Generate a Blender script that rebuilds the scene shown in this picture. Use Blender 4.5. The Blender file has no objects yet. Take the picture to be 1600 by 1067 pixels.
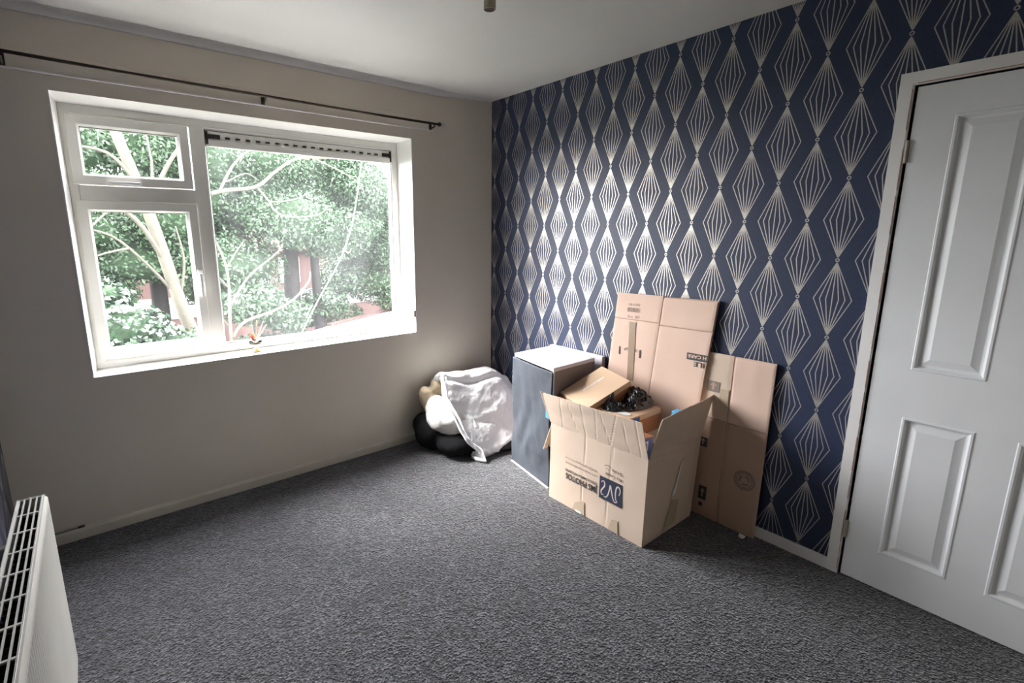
import bpy, bmesh, math, random
import numpy as np
from mathutils import Vector, Matrix, noise, Euler

# ------------------------------------------------------------------ camera
S = bpy.context.scene
COL = S.collection
cam_d = bpy.data.cameras.new('camera')
cam = bpy.data.objects.new('camera', cam_d); COL.objects.link(cam)
S.camera = cam
yaw, pitch, roll = 0.66608, -0.19641, -0.00162
fw = Vector((math.sin(yaw)*math.cos(pitch), math.cos(yaw)*math.cos(pitch), math.sin(pitch)))
rt = Vector((math.cos(yaw), -math.sin(yaw), 0)); up = rt.cross(fw)
r2 = rt*math.cos(roll)+up*math.sin(roll); u2 = -rt*math.sin(roll)+up*math.cos(roll)
M = Matrix((r2, u2, -fw)).transposed().to_4x4()
M.translation = Vector((-2.44058, -2.91516, 1.46527))
cam.matrix_world = M
cam_d.sensor_width = 36; cam_d.lens = 767.22*36/1600
cam_d.shift_x = 56.18/1600; cam_d.shift_y = -15.29/1600
cam_d.clip_start = 0.02; cam_d.clip_end = 200

# ------------------------------------------------------------------ sky, exposure
W = bpy.data.worlds.new('sky'); S.world = W; W.use_nodes = True
wn = W.node_tree; bg = wn.nodes['Background']
tc = wn.nodes.new('ShaderNodeTexCoord'); sx = wn.nodes.new('ShaderNodeSeparateXYZ')
rp = wn.nodes.new('ShaderNodeValToRGB')
wn.links.new(tc.outputs['Generated'], sx.inputs[0]); wn.links.new(sx.outputs[2], rp.inputs[0])
rp.color_ramp.elements[0].position = 0.0; rp.color_ramp.elements[0].color = (.46, .465, .47, 1)
rp.color_ramp.elements[1].position = 0.95; rp.color_ramp.elements[1].color = (.80, .80, .84, 1)
wn.links.new(rp.outputs[0], bg.inputs[0]); bg.inputs[1].default_value = 2.5
S.view_settings.view_transform = 'Standard'; S.view_settings.look = 'None'
S.view_settings.gamma = 1.0; S.view_settings.use_curve_mapping = False
S.view_settings.exposure = 4.45
S.cycles.max_bounces = 10; S.cycles.diffuse_bounces = 7; S.cycles.glossy_bounces = 4
S.cycles.transparent_max_bounces = 24; S.cycles.transmission_bounces = 8
S.cycles.caustics_reflective = False; S.cycles.caustics_refractive = False
S.cycles.sample_clamp_indirect = 6
sd = bpy.data.lights.new('sun', 'SUN'); sd.energy = 2.0; sd.angle = math.radians(34); sd.color = (1, .98, .95)   # hazy sun behind thin cloud
so = bpy.data.objects.new('sun', sd); COL.objects.link(so)
so.rotation_euler = Vector((.58, -.40, -.70)).to_track_quat('-Z', 'Y').to_euler()
# daylight portal in the window opening (guides sampling only, adds no light)
pd = bpy.data.lights.new('daylight_portal', 'AREA'); pd.shape = 'RECTANGLE'; pd.size = 1.78; pd.size_y = 1.27
pd.cycles.is_portal = True
po = bpy.data.objects.new('daylight_portal', pd); COL.objects.link(po)
po.location = (-1.585, .21, 1.43); po.rotation_euler = (math.radians(-90), 0, 0)

# ------------------------------------------------------------------ helpers
def obj(name, bm, mat, parent=None, smooth=False):
    if isinstance(bm, bpy.types.Mesh): me = bm
    else:
        me = bpy.data.meshes.new(name); bm.to_mesh(me); bm.free()
    for m in (mat if isinstance(mat, (list, tuple)) else [mat]): me.materials.append(m)
    if smooth:
        for p in me.polygons: p.use_smooth = True
    o = bpy.data.objects.new(name, me); COL.objects.link(o)
    if parent: o.parent = parent
    return o
def tag(o, label=None, cat=None, group=None, kind=None):
    if label: o['label'] = label
    if cat: o['category'] = cat
    if group: o['group'] = group
    if kind: o['kind'] = kind
    return o
def thing(name, label, cat, group=None, loc=(0, 0, 0)):
    o = bpy.data.objects.new(name, None); COL.objects.link(o); o.location = loc; o.empty_display_size = .1
    return tag(o, label, cat, group)
def B(): return bmesh.new()
def box(bm, x0, x1, y0, y1, z0, z1, mi=0):
    v = [bm.verts.new(p) for p in ((x0,y0,z0),(x1,y0,z0),(x1,y1,z0),(x0,y1,z0),(x0,y0,z1),(x1,y0,z1),(x1,y1,z1),(x0,y1,z1))]
    for f in ((0,3,2,1),(4,5,6,7),(0,1,5,4),(1,2,6,5),(2,3,7,6),(3,0,4,7)):
        fc = bm.faces.new([v[i] for i in f]); fc.material_index = mi
    return v
def bev(bm, w=.003, seg=2):
    bmesh.ops.bevel(bm, geom=list(bm.edges), offset=w, segments=seg, affect='EDGES', profile=.5); return bm
def bbox(x0, x1, y0, y1, z0, z1, w=.003):
    b = B(); box(b, x0, x1, y0, y1, z0, z1)
    return bev(b, w) if w else b
def tube(bm, pts, r, n=8, cap=True, r_end=None):
    pts = [Vector(p) for p in pts]; rings = []
    prev = None
    for i, p in enumerate(pts):
        a = pts[max(i-1, 0)]; c = pts[min(i+1, len(pts)-1)]
        t = (c-a).normalized()
        if prev is None: x = t.orthogonal().normalized()
        else: x = (prev - t*prev.dot(t)).normalized()
        prev = x; y = t.cross(x)
        rr = r if r_end is None else r+(r_end-r)*i/(len(pts)-1)
        rings.append([bm.verts.new(p+(x*math.cos(q)+y*math.sin(q))*rr) for q in [2*math.pi*k/n for k in range(n)]])
    for a, c in zip(rings, rings[1:]):
        for k in range(n): bm.faces.new((a[k], a[(k+1) % n], c[(k+1) % n], c[k]))
    if cap: bm.faces.new(rings[0][::-1]); bm.faces.new(rings[-1])
    return bm
def lathe(bm, prof, c=(0, 0, 0), n=24, axis='Z'):
    rings = []
    for r, z in prof:
        ring = []
        for k in range(n):
            q = 2*math.pi*k/n; p = Vector((r*math.cos(q), r*math.sin(q), z))
            if axis == 'X': p = Vector((p.z, p.x, p.y))
            ring.append(bm.verts.new(p+Vector(c)))
        rings.append(ring)
    for a, b2 in zip(rings, rings[1:]):
        for k in range(n): bm.faces.new((a[k], a[(k+1) % n], b2[(k+1) % n], b2[k]))
    bm.faces.new(rings[0][::-1]); bm.faces.new(rings[-1])
    return bm
def slab(bm, quad, n, th, nu=1, nv=1, f=None, mi=0):
    """sheet spanned by 4 corners (BL,BR,TR,TL) with thickness th behind it (along -n)"""
    q = [Vector(p) for p in quad]; n = Vector(n).normalized()
    def P(u, v): return (q[0]*(1-u)+q[1]*u)*(1-v)+(q[3]*(1-u)+q[2]*u)*v
    A = [[None]*(nv+1) for _ in range(nu+1)]; C = [[None]*(nv+1) for _ in range(nu+1)]
    for i in range(nu+1):
        for j in range(nv+1):
            u, v = i/nu, j/nv; p = P(u, v)
            if f: p = p+n*f(u, v)
            A[i][j] = bm.verts.new(p); C[i][j] = bm.verts.new(p-n*th)
    F = []
    for i in range(nu):
        for j in range(nv):
            F.append((A[i][j], A[i+1][j], A[i+1][j+1], A[i][j+1])); F.append((C[i][j], C[i][j+1], C[i+1][j+1], C[i+1][j]))
    for i in range(nu):
        F.append((A[i][0], C[i][0], C[i+1][0], A[i+1][0])); F.append((A[i][nv], A[i+1][nv], C[i+1][nv], C[i][nv]))
    for j in range(nv):
        F.append((A[0][j], A[0][j+1], C[0][j+1], C[0][j])); F.append((A[nu][j], C[nu][j], C[nu][j+1], A[nu][j+1]))
    for t in F: bm.faces.new(t).material_index = mi
    bmesh.ops.recalc_face_normals(bm, faces=bm.faces[:])
    return bm
def ribbon(bm, pts, w, Mx, off=0, taper=None):
    """flat stroke through 2D pts placed by matrix Mx"""
    pts = [Vector((p[0], p[1])) for p in pts]; L = []
    for i, p in enumerate(pts):
        t = (pts[min(i+1, len(pts)-1)]-pts[max(i-1, 0)]).normalized(); nn = Vector((-t.y, t.x))
        ww = w*(taper(i/(len(pts)-1)) if taper else 1)/2
        L.append((bm.verts.new(Mx @ Vector((*(p+nn*ww), off))), bm.verts.new(Mx @ Vector((*(p-nn*ww), off)))))
    for a, c in zip(L, L[1:]): bm.faces.new((a[1], c[1], c[0], a[0]))
def catmull(P, n=8):
    P = [Vector(p) for p in P]; out = []
    for i in range(len(P)-1):
        p0 = P[max(i-1, 0)]; p1 = P[i]; p2 = P[i+1]; p3 = P[min(i+2, len(P)-1)]
        for k in range(n):
            t = k/n; out.append(.5*((2*p1)+(p2-p0)*t+(2*p0-5*p1+4*p2-p3)*t*t+(3*p1-p0-3*p2+p3)*t**3))
    out.append(P[-1]); return out
def frame2d(o, right, upv):
    r = Vector(right).normalized(); u = Vector(upv).normalized(); n = r.cross(u)
    m = Matrix((r, u, n)).transposed().to_4x4(); m.translation = Vector(o); return m
def text(name, body, size, Mx, mat, parent, width=None, bold=0, shear=0, align='LEFT'):
    c = bpy.data.curves.new(name, 'FONT'); c.body = body; c.size = size; c.offset = bold; c.shear = shear
    c.resolution_u = 3; c.align_x = align
    o = bpy.data.objects.new('tmp', c); COL.objects.link(o)
    bpy.context.view_layer.update()
    me = bpy.data.meshes.new_from_object(o.evaluated_get(bpy.context.evaluated_depsgraph_get()))
    bpy.data.objects.remove(o); bpy.data.curves.remove(c)
    if width:
        xs = [v.co.x for v in me.vertices]; k = width/(max(xs)-min(xs))
        for v in me.vertices: v.co.x *= k
    me.transform(Mx); me.name = name; me.materials.clear()
    return obj(name, me, mat, parent)

# ------------------------------------------------------------------ materials
def mat(name, color=(.8,.8,.8), rough=.6, metal=0, spec=.5, **k):
    m = bpy.data.materials.new(name); m.use_nodes = True
    b = m.node_tree.nodes['Principled BSDF']
    b.inputs['Base Color'].default_value = (*color, 1); b.inputs['Roughness'].default_value = rough
    b.inputs['Metallic'].default_value = metal; b.inputs['Specular IOR Level'].default_value = spec
    for a, v in k.items(): b.inputs[a.replace('_', ' ')].default_value = v
    return m
class N:
    def __init__(s, m): s.t = m.node_tree; s.b = s.t.nodes['Principled BSDF']
    def new(s, ty, **k):
        n = s.t.nodes.new(ty)
        for a, v in k.items(): setattr(n, a, v)
        return n
    def link(s, a, b): s.t.links.new(a, b)
    def coord(s, w='Object'): return s.new('ShaderNodeTexCoord').outputs[w]
    def m(s, op, a, b=None, c=None, clamp=False):
        n = s.new('ShaderNodeMath', operation=op); n.use_clamp = clamp
        for i, v in enumerate((a, b, c)):
            if v is None: continue
            if isinstance(v, (int, float)): n.inputs[i].default_value = v
            else: s.link(v, n.inputs[i])
        return n.outputs[0]
    def noise(s, scale, detail=3, rough=.5, vec=None, stretch=None):
        n = s.new('ShaderNodeTexNoise'); n.inputs['Scale'].default_value = scale
        n.inputs['Detail'].default_value = detail; n.inputs['Roughness'].default_value = rough
        v = vec if vec is not None else s.coord()
        if stretch:
            mp = s.new('ShaderNodeMapping'); mp.inputs['Scale'].default_value = stretch; s.link(v, mp.inputs[0]); v = mp.outputs[0]
        s.link(v, n.inputs['Vector']); return n.outputs['Fac']
    def ramp(s, fac, stops):
        r = s.new('ShaderNodeValToRGB'); e = r.color_ramp.elements
        while len(e) < len(stops): e.new(.5)
        for i, (p, c) in enumerate(stops): e[i].position = p; e[i].color = (*c, 1)
        s.link(fac, r.inputs[0]); return r.outputs[0]
    def bump(s, h, strength=.2, dist=.01, normal=None):
        b = s.new('ShaderNodeBump'); b.inputs['Strength'].default_value = strength; b.inputs['Distance'].default_value = dist
        s.link(h, b.inputs['Height'])
        if normal: s.link(normal, b.inputs['Normal'])
        s.link(b.outputs[0], s.b.inputs['Normal']); return b.outputs[0]
    def mix(s, f, a, b):
        n = s.new('ShaderNodeMix', data_type='RGBA')
        for i, v in ((0, f), (6, a), (7, b)):
            if isinstance(v, tuple): n.inputs[i].default_value = (*v, 1) if len(v) == 3 else v
            elif isinstance(v, (int, float)): n.inputs[i].default_value = v
            else: s.link(v, n.inputs[i])
        return n.outputs[2]

def noisy(name, c1, c2, scale=8, rough=.6, bump=.05, bscale=60, dist=.003, **k):
    m = mat(name, c1, rough, **k); n = N(m)
    n.link(n.ramp(n.noise(scale, 4), [(.3, c1), (.7, c2)]), n.b.inputs['Base Color'])
    if bump: n.bump(n.noise(bscale, 3), bump, dist)
    return m

M_wall = noisy('painted_plaster', (.67,.61,.525), (.70,.64,.555), 3, .75, .12, 90, .002)
M_ceil = noisy('ceiling_paint', (.64,.63,.61), (.67,.66,.64), 2, .85, .1, 70, .002)
M_gloss = noisy('white_gloss_paint', (.78,.77,.75), (.82,.81,.79), 6, .32, .06, 14, .004)
M_skirt = noisy('cream_gloss_paint', (.60,.56,.48), (.66,.62,.54), 5, .35, .1, 30, .002)
M_upvc = noisy('white_upvc', (.74,.73,.68), (.78,.77,.73), 3, .3, 0)
M_seal = mat('window_seal', (.05,.05,.05), .6)
M_black = mat('black_plastic', (.015,.013,.012), .5)
M_door = noisy('door_white_paint', (.74,.75,.76), (.78,.79,.80), 5, .35, .12, 60, .0015)
N(M_door).bump(N(M_door).noise(40, 4, .6, stretch=(1, 8, .6)), .18, .0015)
M_chip = mat('bare_pink_wood', (.42,.23,.17), .8)
M_brass = mat('dull_painted_steel', (.42,.38,.30), .4, .4)
M_bronze = noisy('dark_bronze', (.045,.035,.026), (.07,.055,.04), 30, .4, 0, metal=.7)
M_rad = noisy('radiator_enamel', (.46,.45,.415), (.50,.49,.45), 6, .35, 0)
M_radin = mat('radiator_cavity_shade', (.03,.028,.026), .8)  # near-black: shade inside the radiator put into the colour
M_conv = mat('radiator_fin', (.38,.37,.34), .5)

# wallpaper: navy ground, silver fans
def wallpaper():
    m = mat('navy_diamond_wallpaper', (.02,.03,.07), .55); n = N(m)
    sp = n.new('ShaderNodeSeparateXYZ'); n.link(n.coord(), sp.inputs[0])
    y, z = sp.outputs[1], sp.outputs[2]
    s, p, y0, zt = .12903, .32638, .03494, 2.17275
    Y = n.m('DIVIDE', n.m('SUBTRACT', n.m('MULTIPLY', y, -1), y0), s)
    Z = n.m('DIVIDE', n.m('SUBTRACT', z, zt), p)
    def lattice(oy, oz):
        a = n.m('FRACT', n.m('ADD', n.m('MULTIPLY', n.m('ADD', Y, oy), .5), 20.5))
        U = n.m('ABSOLUTE', n.m('MULTIPLY', n.m('SUBTRACT', a, .5), 2))        # 0..1 in column spacings
        w = n.m('FRACT', n.m('ADD', Z, 20+oz))
        d = n.m('MINIMUM', w, n.m('SUBTRACT', 1, w))                            # 0 at node .5 mid
        mm = n.m('MULTIPLY', n.m('SUBTRACT', d, .028), 1/.472)
        h = n.m('MULTIPLY', mm, .53)
        t3 = n.m('MULTIPLY', n.m('DIVIDE', U, n.m('MAXIMUM', h, .001)), 3)
        near = n.m('ABSOLUTE', n.m('SUBTRACT', t3, n.m('ROUND', t3)))
        dist = n.m('MULTIPLY', n.m('MULTIPLY', near, h), 1/3)
        line = n.m('LESS_THAN', dist, .0155)
        inside = n.m('LESS_THAN', t3, n.m('ADD', 3, n.m('DIVIDE', .045, n.m('MAXIMUM', h, .02))))
        ok = n.m('MULTIPLY', n.m('MULTIPLY', line, inside), n.m('GREATER_THAN', mm, 0))
        rad = n.m('SQRT', n.m('ADD', n.m('POWER', n.m('MULTIPLY', U, s), 2), n.m('POWER', n.m('MULTIPLY', d, p), 2)))
        ring = n.m('LESS_THAN', n.m('ABSOLUTE', n.m('SUBTRACT', rad, .0058)), .0019)
        return n.m('MAXIMUM', ok, ring)
    f = n.m('MAXIMUM', lattice(0, 0), lattice(1, .5))
    grain = n.noise(260, 2, .6, stretch=(1, 1, .25))
    base = n.ramp(grain, [(.3, (.011,.020,.052)), (.7, (.019,.032,.078))])
    silver = n.ramp(n.noise(120, 2), [(.3, (.43,.405,.37)), (.7, (.56,.53,.49))])
    n.link(n.mix(f, base, silver), n.b.inputs['Base Color'])
    n.link(n.m('MULTIPLY', f, .85), n.b.inputs['Metallic'])
    n.link(n.m('ADD', n.m('MULTIPLY', f, -.08), .5), n.b.inputs['Roughness'])
    n.b.inputs['Sheen Weight'].default_value = .12; n.b.inputs['Sheen Roughness'].default_value = .4
    n.bump(n.m('ADD', n.m('MULTIPLY', f, .6), grain), .15, .0012)
    return m
M_paper = wallpaper()

def carpet():
    m = mat('charcoal_carpet', (.05,.05,.055), .95, spec=.15); n = N(m)
    v = n.new('ShaderNodeTexVoronoi'); v.inputs['Scale'].default_value = 125
    n.link(n.coord(), v.inputs['Vector'])
    f1 = n.noise(95, 3, .7); f2 = n.noise(9, 3)
    sep = n.new('ShaderNodeSeparateColor'); n.link(v.outputs['Color'], sep.inputs[0])
    k = n.m('ADD', n.m('MULTIPLY', sep.outputs[0], .45), n.m('ADD', n.m('MULTIPLY', f1, .75), n.m('MULTIPLY', f2, .16)))
    n.link(n.ramp(k, [(.36, (.010,.010,.011)), (.62, (.035,.035,.038)), (.74, (.056,.056,.061)), (.92, (.135,.135,.146))]), n.b.inputs['Base Color'])
    n.b.inputs['Sheen Weight'].default_value = .35; n.b.inputs['Sheen Roughness'].default_value = .5
    n.bump(n.m('ADD', n.m('MULTIPLY', v.outputs['Distance'], 1.2), n.m('ADD', f1, n.m('MULTIPLY', n.noise(28, 3), 1.5))), .8, .008)
    return m
M_carpet = carpet()

def cardboard(name, c, c2, flute=(1, 240, 1), rough=.8):
    m = mat(name, c, rough, spec=.25); n = N(m)
    f = n.noise(5, 4); w = n.noise(3, 2, .5, stretch=flute)
    n.link(n.ramp(n.m('ADD', n.m('MULTIPLY', f, .7), n.m('MULTIPLY', w, .3)), [(.3, c), (.7, c2)]), n.b.inputs['Base Color'])
    n.bump(n.m('ADD', n.m('MULTIPLY', n.noise(7, 4), 2.5), n.m('MULTIPLY', w, .25)), .3, .004)
    return m
M_card = cardboard('cardboard', (.58,.455,.355), (.64,.51,.405))
M_card2 = cardboard('pinkish_cardboard', (.63,.455,.365), (.69,.51,.41))
M_card3 = cardboard('brown_and_shaded_cardboard', (.44,.305,.225), (.50,.35,.26))
M_cin = cardboard('inner_cardboard', (.52,.44,.35), (.58,.49,.40))
M_kraft = cardboard('smooth_kraft', (.64,.46,.31), (.68,.49,.335), (1, 1, 1), .6)
M_kraft2 = cardboard('orange_kraft', (.42,.19,.09), (.46,.22,.11), (1, 1, 1), .6)
M_ink = mat('black_ink', (.05,.045,.045), .6)
M_inkf = mat('faded_ink', (.24,.185,.15), .7)
M_navy = noisy('navy_ink', (.025,.03,.05), (.035,.045,.08), 20, .5, 0)
M_white = mat('white_label', (.85,.85,.85), .5)
M_offw = mat('card_coloured_stroke', (.60,.52,.45), .7)
M_tape = mat('brown_tape', (.33,.25,.18), .25)
M_tapeb = mat('pale_tape', (.50,.40,.29), .2)
M_blue = noisy('blue_print', (.04,.10,.35), (.06,.15,.45), 20, .4, 0)
M_lblue = noisy('light_blue_print', (.08,.42,.80), (.12,.50,.88), 20, .4, 0)
M_bin = noisy('bin_bag_film', (.006,.006,.008), (.011,.011,.013), 8, .13, .5, 55, .006, spec=.8)
M_duvet = noisy('white_duvet_cotton', (.82,.82,.83), (.88,.88,.88), 6, .85, .6, 26, .012)
M_duvet2 = noisy('ivory_pillow_cotton', (.58,.565,.53), (.64,.625,.59), 6, .85, .6, 24, .012)
M_darkf = noisy('black_fabric', (.006,.006,.007), (.010,.010,.011), 20, .9, .3, 200, .002, spec=.1)
M_beigef = noisy('beige_fabric', (.36,.29,.20), (.42,.34,.24), 12, .9, .3, 80, .004)
M_cloth = noisy('slate_cloth', (.040,.047,.060), (.055,.062,.075), 20, .75, .25, 300, .001)
M_chest = noisy('pale_lilac_laminate', (.66,.63,.67), (.70,.67,.71), 4, .4, 0)
M_chests = noisy('taupe_side_laminate', (.20,.17,.17), (.25,.21,.20), 4, .45, 0)

# ------------------------------------------------------------------ room shell
XL, YB, H = -2.84, -3.75, 2.4
b = B(); box(b, XL-.1, .1, YB-.1, .1, -.06, 0); tag(obj('floor', b, M_carpet), kind='structure')
b = B(); box(b, XL-.1, .1, YB-.1, .33, H, H+.1); tag(obj('ceiling', b, M_ceil), kind='structure')
# window wall with splayed opening
wx0, wx1, wz0, wz1 = -2.486, -.680, .790, 2.074       # opening in the room face
ix0, ix1, iz0, iz1 = -2.463, -.703, .796, 2.061       # opening at the window frame (y=.16)
b = B()
X = [XL-.1, wx0, wx1, .1]; Z = [-.06, wz0, wz1, H]
fr = [[b.verts.new((x, 0, z)) for z in Z] for x in X]
Xb = [XL-.1, ix0, ix1, .1]; Zb = [-.06, iz0, iz1, H]
bk = [[b.verts.new((x, .30, z)) for z in Zb] for x in Xb]
for i in range(3):
    for j in range(3):
        if i == 1 and j == 1: continue
        b.faces.new((fr[i][j], fr[i+1][j], fr[i+1][j+1], fr[i][j+1])); b.faces.new((bk[i][j], bk[i][j+1], bk[i+1][j+1], bk[i+1][j]))
mid = {}
for (i, j) in ((1,1),(2,1),(2,2),(1,2)):
    mid[(i, j)] = b.verts.new(((ix0 if i == 1 else ix1), .16, (iz0 if j == 1 else iz1)))
ring = [(1,1),(2,1),(2,2),(1,2)]
for k in range(4):
    a, c = ring[k], ring[(k+1) % 4]
    f = b.faces.new((fr[a[0]][a[1]], mid[a], mid[c], fr[c[0]][c[1]])); f.material_index = 1
    f = b.faces.new((mid[a], bk[a[0]][a[1]], bk[c[0]][c[1]], mid[c])); f.material_index = 1
for i in range(3):
    b.faces.new((fr[i][0], bk[i][0], bk[i+1][0], fr[i+1][0])); b.faces.new((fr[i][3], fr[i+1][3], bk[i+1][3], bk[i][3]))
for j in range(3):
    b.faces.new((fr[0][j], fr[0][j+1], bk[0][j+1], bk[0][j])); b.faces.new((fr[3][j], bk[3][j], bk[3][j+1], fr[3][j+1]))
bmesh.ops.recalc_face_normals(b, faces=b.faces[:])
tag(obj('wall_front', b, [M_wall, M_gloss]), kind='structure')
# reveal lining boards, with a small bead line on the jambs
b = B()
box(b, wx0, wx1, -.002, .158, wz0-.001, wz0+.003)
tag(obj('trim_1', b, M_gloss), kind='structure')
for nm, x0, x1 in (('trim_2', wx0-.001, wx0+.006), ('trim_3', wx1-.006, wx1+.001)):
    tag(obj(nm, bbox(x0, x1, -.003, .012, wz0, wz1, .001), M_gloss), kind='structure')
# wallpapered door wall (x=0), opening for the door
DY0, DY1, DZ = -2.392, -3.152, 1.99
b = B()
box(b, 0, .1, DY0, .1, -.06, H); box(b, 0, .1, DY1, DY0, DZ, H); box(b, 0, .1, YB-.1, DY1, -.06, H)
tag(obj('wall_right', b, M_paper), kind='structure')
b = B(); box(b, XL-.1, XL, YB-.1, .1, -.06, H); tag(obj('wall_left', b, M_paper), kind='structure')
b = B(); box(b, XL-.1, .1, YB-.1, YB, -.06, H); tag(obj('wall_back', b, M_wall), kind='structure')
b = B(); box(b, .1, .13, DY1-.1, DY0+.1, -.06, DZ+.1); tag(obj('wall_hall', b, M_wall), kind='structure')
# skirting boards
def skirt(name, quadfun, L, h, t, mt):
    pass
b = B(); prof = [(0, 0), (.016, 0), (.016, .044), (.010, .054), (0, .056)]
def extr(bm, prof, A, Bp, nrm):
    A = Vector(A); Bp = Vector(Bp); nrm = Vector(nrm)
    a = [bm.verts.new(A+nrm*p[0]+Vector((0, 0, p[1]))) for p in prof]; c = [bm.verts.new(Bp+nrm*p[0]+Vector((0, 0, p[1]))) for p in prof]
    for k in range(len(prof)): bm.faces.new((a[k], a[(k+1) % len(prof)], c[(k+1) % len(prof)], c[k]))
    bm.faces.new(a[::-1]); bm.faces.new(c); bmesh.ops.recalc_face_normals(bm, faces=bm.faces[:])
extr(b, prof, (XL, 0, 0), (0, 0, 0), (0, -1, 0)); tag(obj('baseboard_front', b, M_skirt), kind='structure')
b = B(); extr(b, [(0, 0), (.014, 0), (.014, .046), (.011, .050), (0, .050)], (0, -.016, 0), (0, -2.349, 0), (-1, 0, 0)); tag(obj('baseboard_right', b, M_gloss), kind='structure')
b = B(); extr(b, prof, (XL, -.016, 0), (XL, YB, 0), (1, 0, 0)); tag(obj('baseboard_left', b, M_skirt), kind='structure')
b = B(); extr(b, prof, (XL+.016, YB, 0), (-.001, YB, 0), (0, 1, 0)); tag(obj('baseboard_back', b, M_skirt), kind='structure')
# shallow cove where ceiling meets the window wall
b = B(); R = .036
pr = [(0, 0), (0, -R)]+[(R-R*math.cos(a), -R+R*math.sin(a)) for a in [math.pi/2*k/8 for k in range(1, 8)]]+[(R, 0)]
n_ = 60; prev = None
for i in range(n_+1):
    x = XL+(0-XL)*i/n_; s_ = 1+.18*noise.noise(Vector((x*1.7, 0, 3)))
    if x > -.5: s_ *= max(.12, -x/.5)
    ring = [b.verts.new((x, -p[0]*s_, H+p[1]*s_)) for p in pr]
    if prev:
        for k in range(len(pr)): b.faces.new((prev[k], prev[(k+1) % len(pr)], ring[(k+1) % len(pr)], ring[k]))
    prev = ring
bmesh.ops.recalc_face_normals(b, faces=b.faces[:])
tag(obj('trim_4', b, M_gloss, smooth=True), kind='structure')
# painted curtain batten above the window
tag(obj('trim_5', bbox(-2.76, -.515, -.014, 0, 2.143, 2.215, .002), M_wall), kind='structure')
tag(obj('trim_8', bbox(-2.76, -.515, -.017, 0, 2.136, 2.1425, .001), M_gloss), kind='structure')  # white lip painted in for the batten's lit bottom edge

# ------------------------------------------------------------------ window
win = bpy.data.objects.new('window_1', None); COL.objects.link(win); tag(win, kind='structure')
def ringframe(bm, x0, x1, z0, z1, w, yf, yb, ch=.008):
    """mitred frame with chamfered inner edge; front face at yf (room side), back at yb"""
    def loop(x0, x1, z0, z1, y): return [bm.verts.new(p) for p in ((x0,y,z0),(x1,y,z0),(x1,y,z1),(x0,y,z1))]
    L = [loop(x0, x1, z0, z1, yb), loop(x0, x1, z0, z1, yf+.002), loop(x0+.002, x1-.002, z0+.002, z1-.002, yf),
         loop(x0+w-ch, x1-w+ch, z0+w-ch, z1-w+ch, yf), loop(x0+w, x1-w, z0+w, z1-w, yf+ch), loop(x0+w, x1-w, z0+w, z1-w, yb)]
    for a, c in zip(L, L[1:]+[L[0]]):
        for k in range(4): bm.faces.new((a[k], a[(k+1) % 4], c[(k+1) % 4], c[k]))
    bmesh.ops.recalc_face_normals(bm, faces=bm.faces[:]); return bm
YF = .16
gx0, gx1, gz0, gz1 = ix0-.0, ix1+.0, iz0, iz1
# outer frame: head, cill rail, jambs, mullion, transom (one moulded frame)
b = B(); ringframe(b, ix0, ix1, iz0, iz1, .040, YF, YF+.065, .006)
box(b, -1.936, -1.872, YF+.0015, YF+.06, iz0+.038, iz1-.038)
box(b, ix0+.038, -1.935, YF+.0018, YF+.06, 1.628, 1.698)
obj('window_frame', b, M_upvc, win)
def glassmat(name, haze, streak):
    m = bpy.data.materials.new(name); m.use_nodes = True; t = m.node_tree; t.nodes.clear()
    out = t.nodes.new('ShaderNodeOutputMaterial'); tr = t.nodes.new('ShaderNodeBsdfTransparent'); gl = t.nodes.new('ShaderNodeBsdfGlossy')
    gl.inputs['Roughness'].default_value = .02; lf_ = t.nodes.new('ShaderNodeLayerWeight'); lf_.inputs[0].default_value = .5
    p5 = t.nodes.new('ShaderNodeMath'); p5.operation = 'POWER'; p5.inputs[1].default_value = 5; t.links.new(lf_.outputs['Facing'], p5.inputs[0])
    lw = t.nodes.new('ShaderNodeMath'); lw.operation = 'MULTIPLY_ADD'; lw.inputs[1].default_value = .45; lw.inputs[2].default_value = .02; t.links.new(p5.outputs[0], lw.inputs[0])
    tr.inputs[0].default_value = (.98, .98, .98, 1)
    mx = t.nodes.new('ShaderNodeMixShader'); t.links.new(lw.outputs[0], mx.inputs[0]); t.links.new(tr.outputs[0], mx.inputs[1]); t.links.new(gl.outputs[0], mx.inputs[2])
    tl = t.nodes.new('ShaderNodeBsdfTranslucent'); tl.inputs[0].default_value = (.95, .97, 1, 1)
    mh = t.nodes.new('ShaderNodeMixShader')
    tcn = t.nodes.new('ShaderNodeTexCoord'); mp = t.nodes.new('ShaderNodeMapping'); mp.inputs['Scale'].default_value = (1.2, 1, .7)
    nz = t.nodes.new('ShaderNodeTexNoise'); nz.inputs['Scale'].default_value = 3; nz.inputs['Detail'].default_value = 4
    t.links.new(tcn.outputs['Object'], mp.inputs[0]); t.links.new(mp.outputs[0], nz.inputs['Vector'])
    mr = t.nodes.new('ShaderNodeMapRange'); mr.inputs[1].default_value = .35; mr.inputs[2].default_value = .75; mr.inputs[3].default_value = haze; mr.inputs[4].default_value = haze+streak
    t.links.new(nz.outputs[0], mr.inputs[0]); t.links.new(mr.outputs[0], mh.inputs[0])
    t.links.new(mx.outputs[0], mh.inputs[1]); t.links.new(tl.outputs[0], mh.inputs[2]); t.links.new(mh.outputs[0], out.inputs[0])
    return m
M_glass = glassmat('window_glass', .001, .002); M_glass2 = glassmat('hazy_window_glass', .002, .009)
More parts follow.
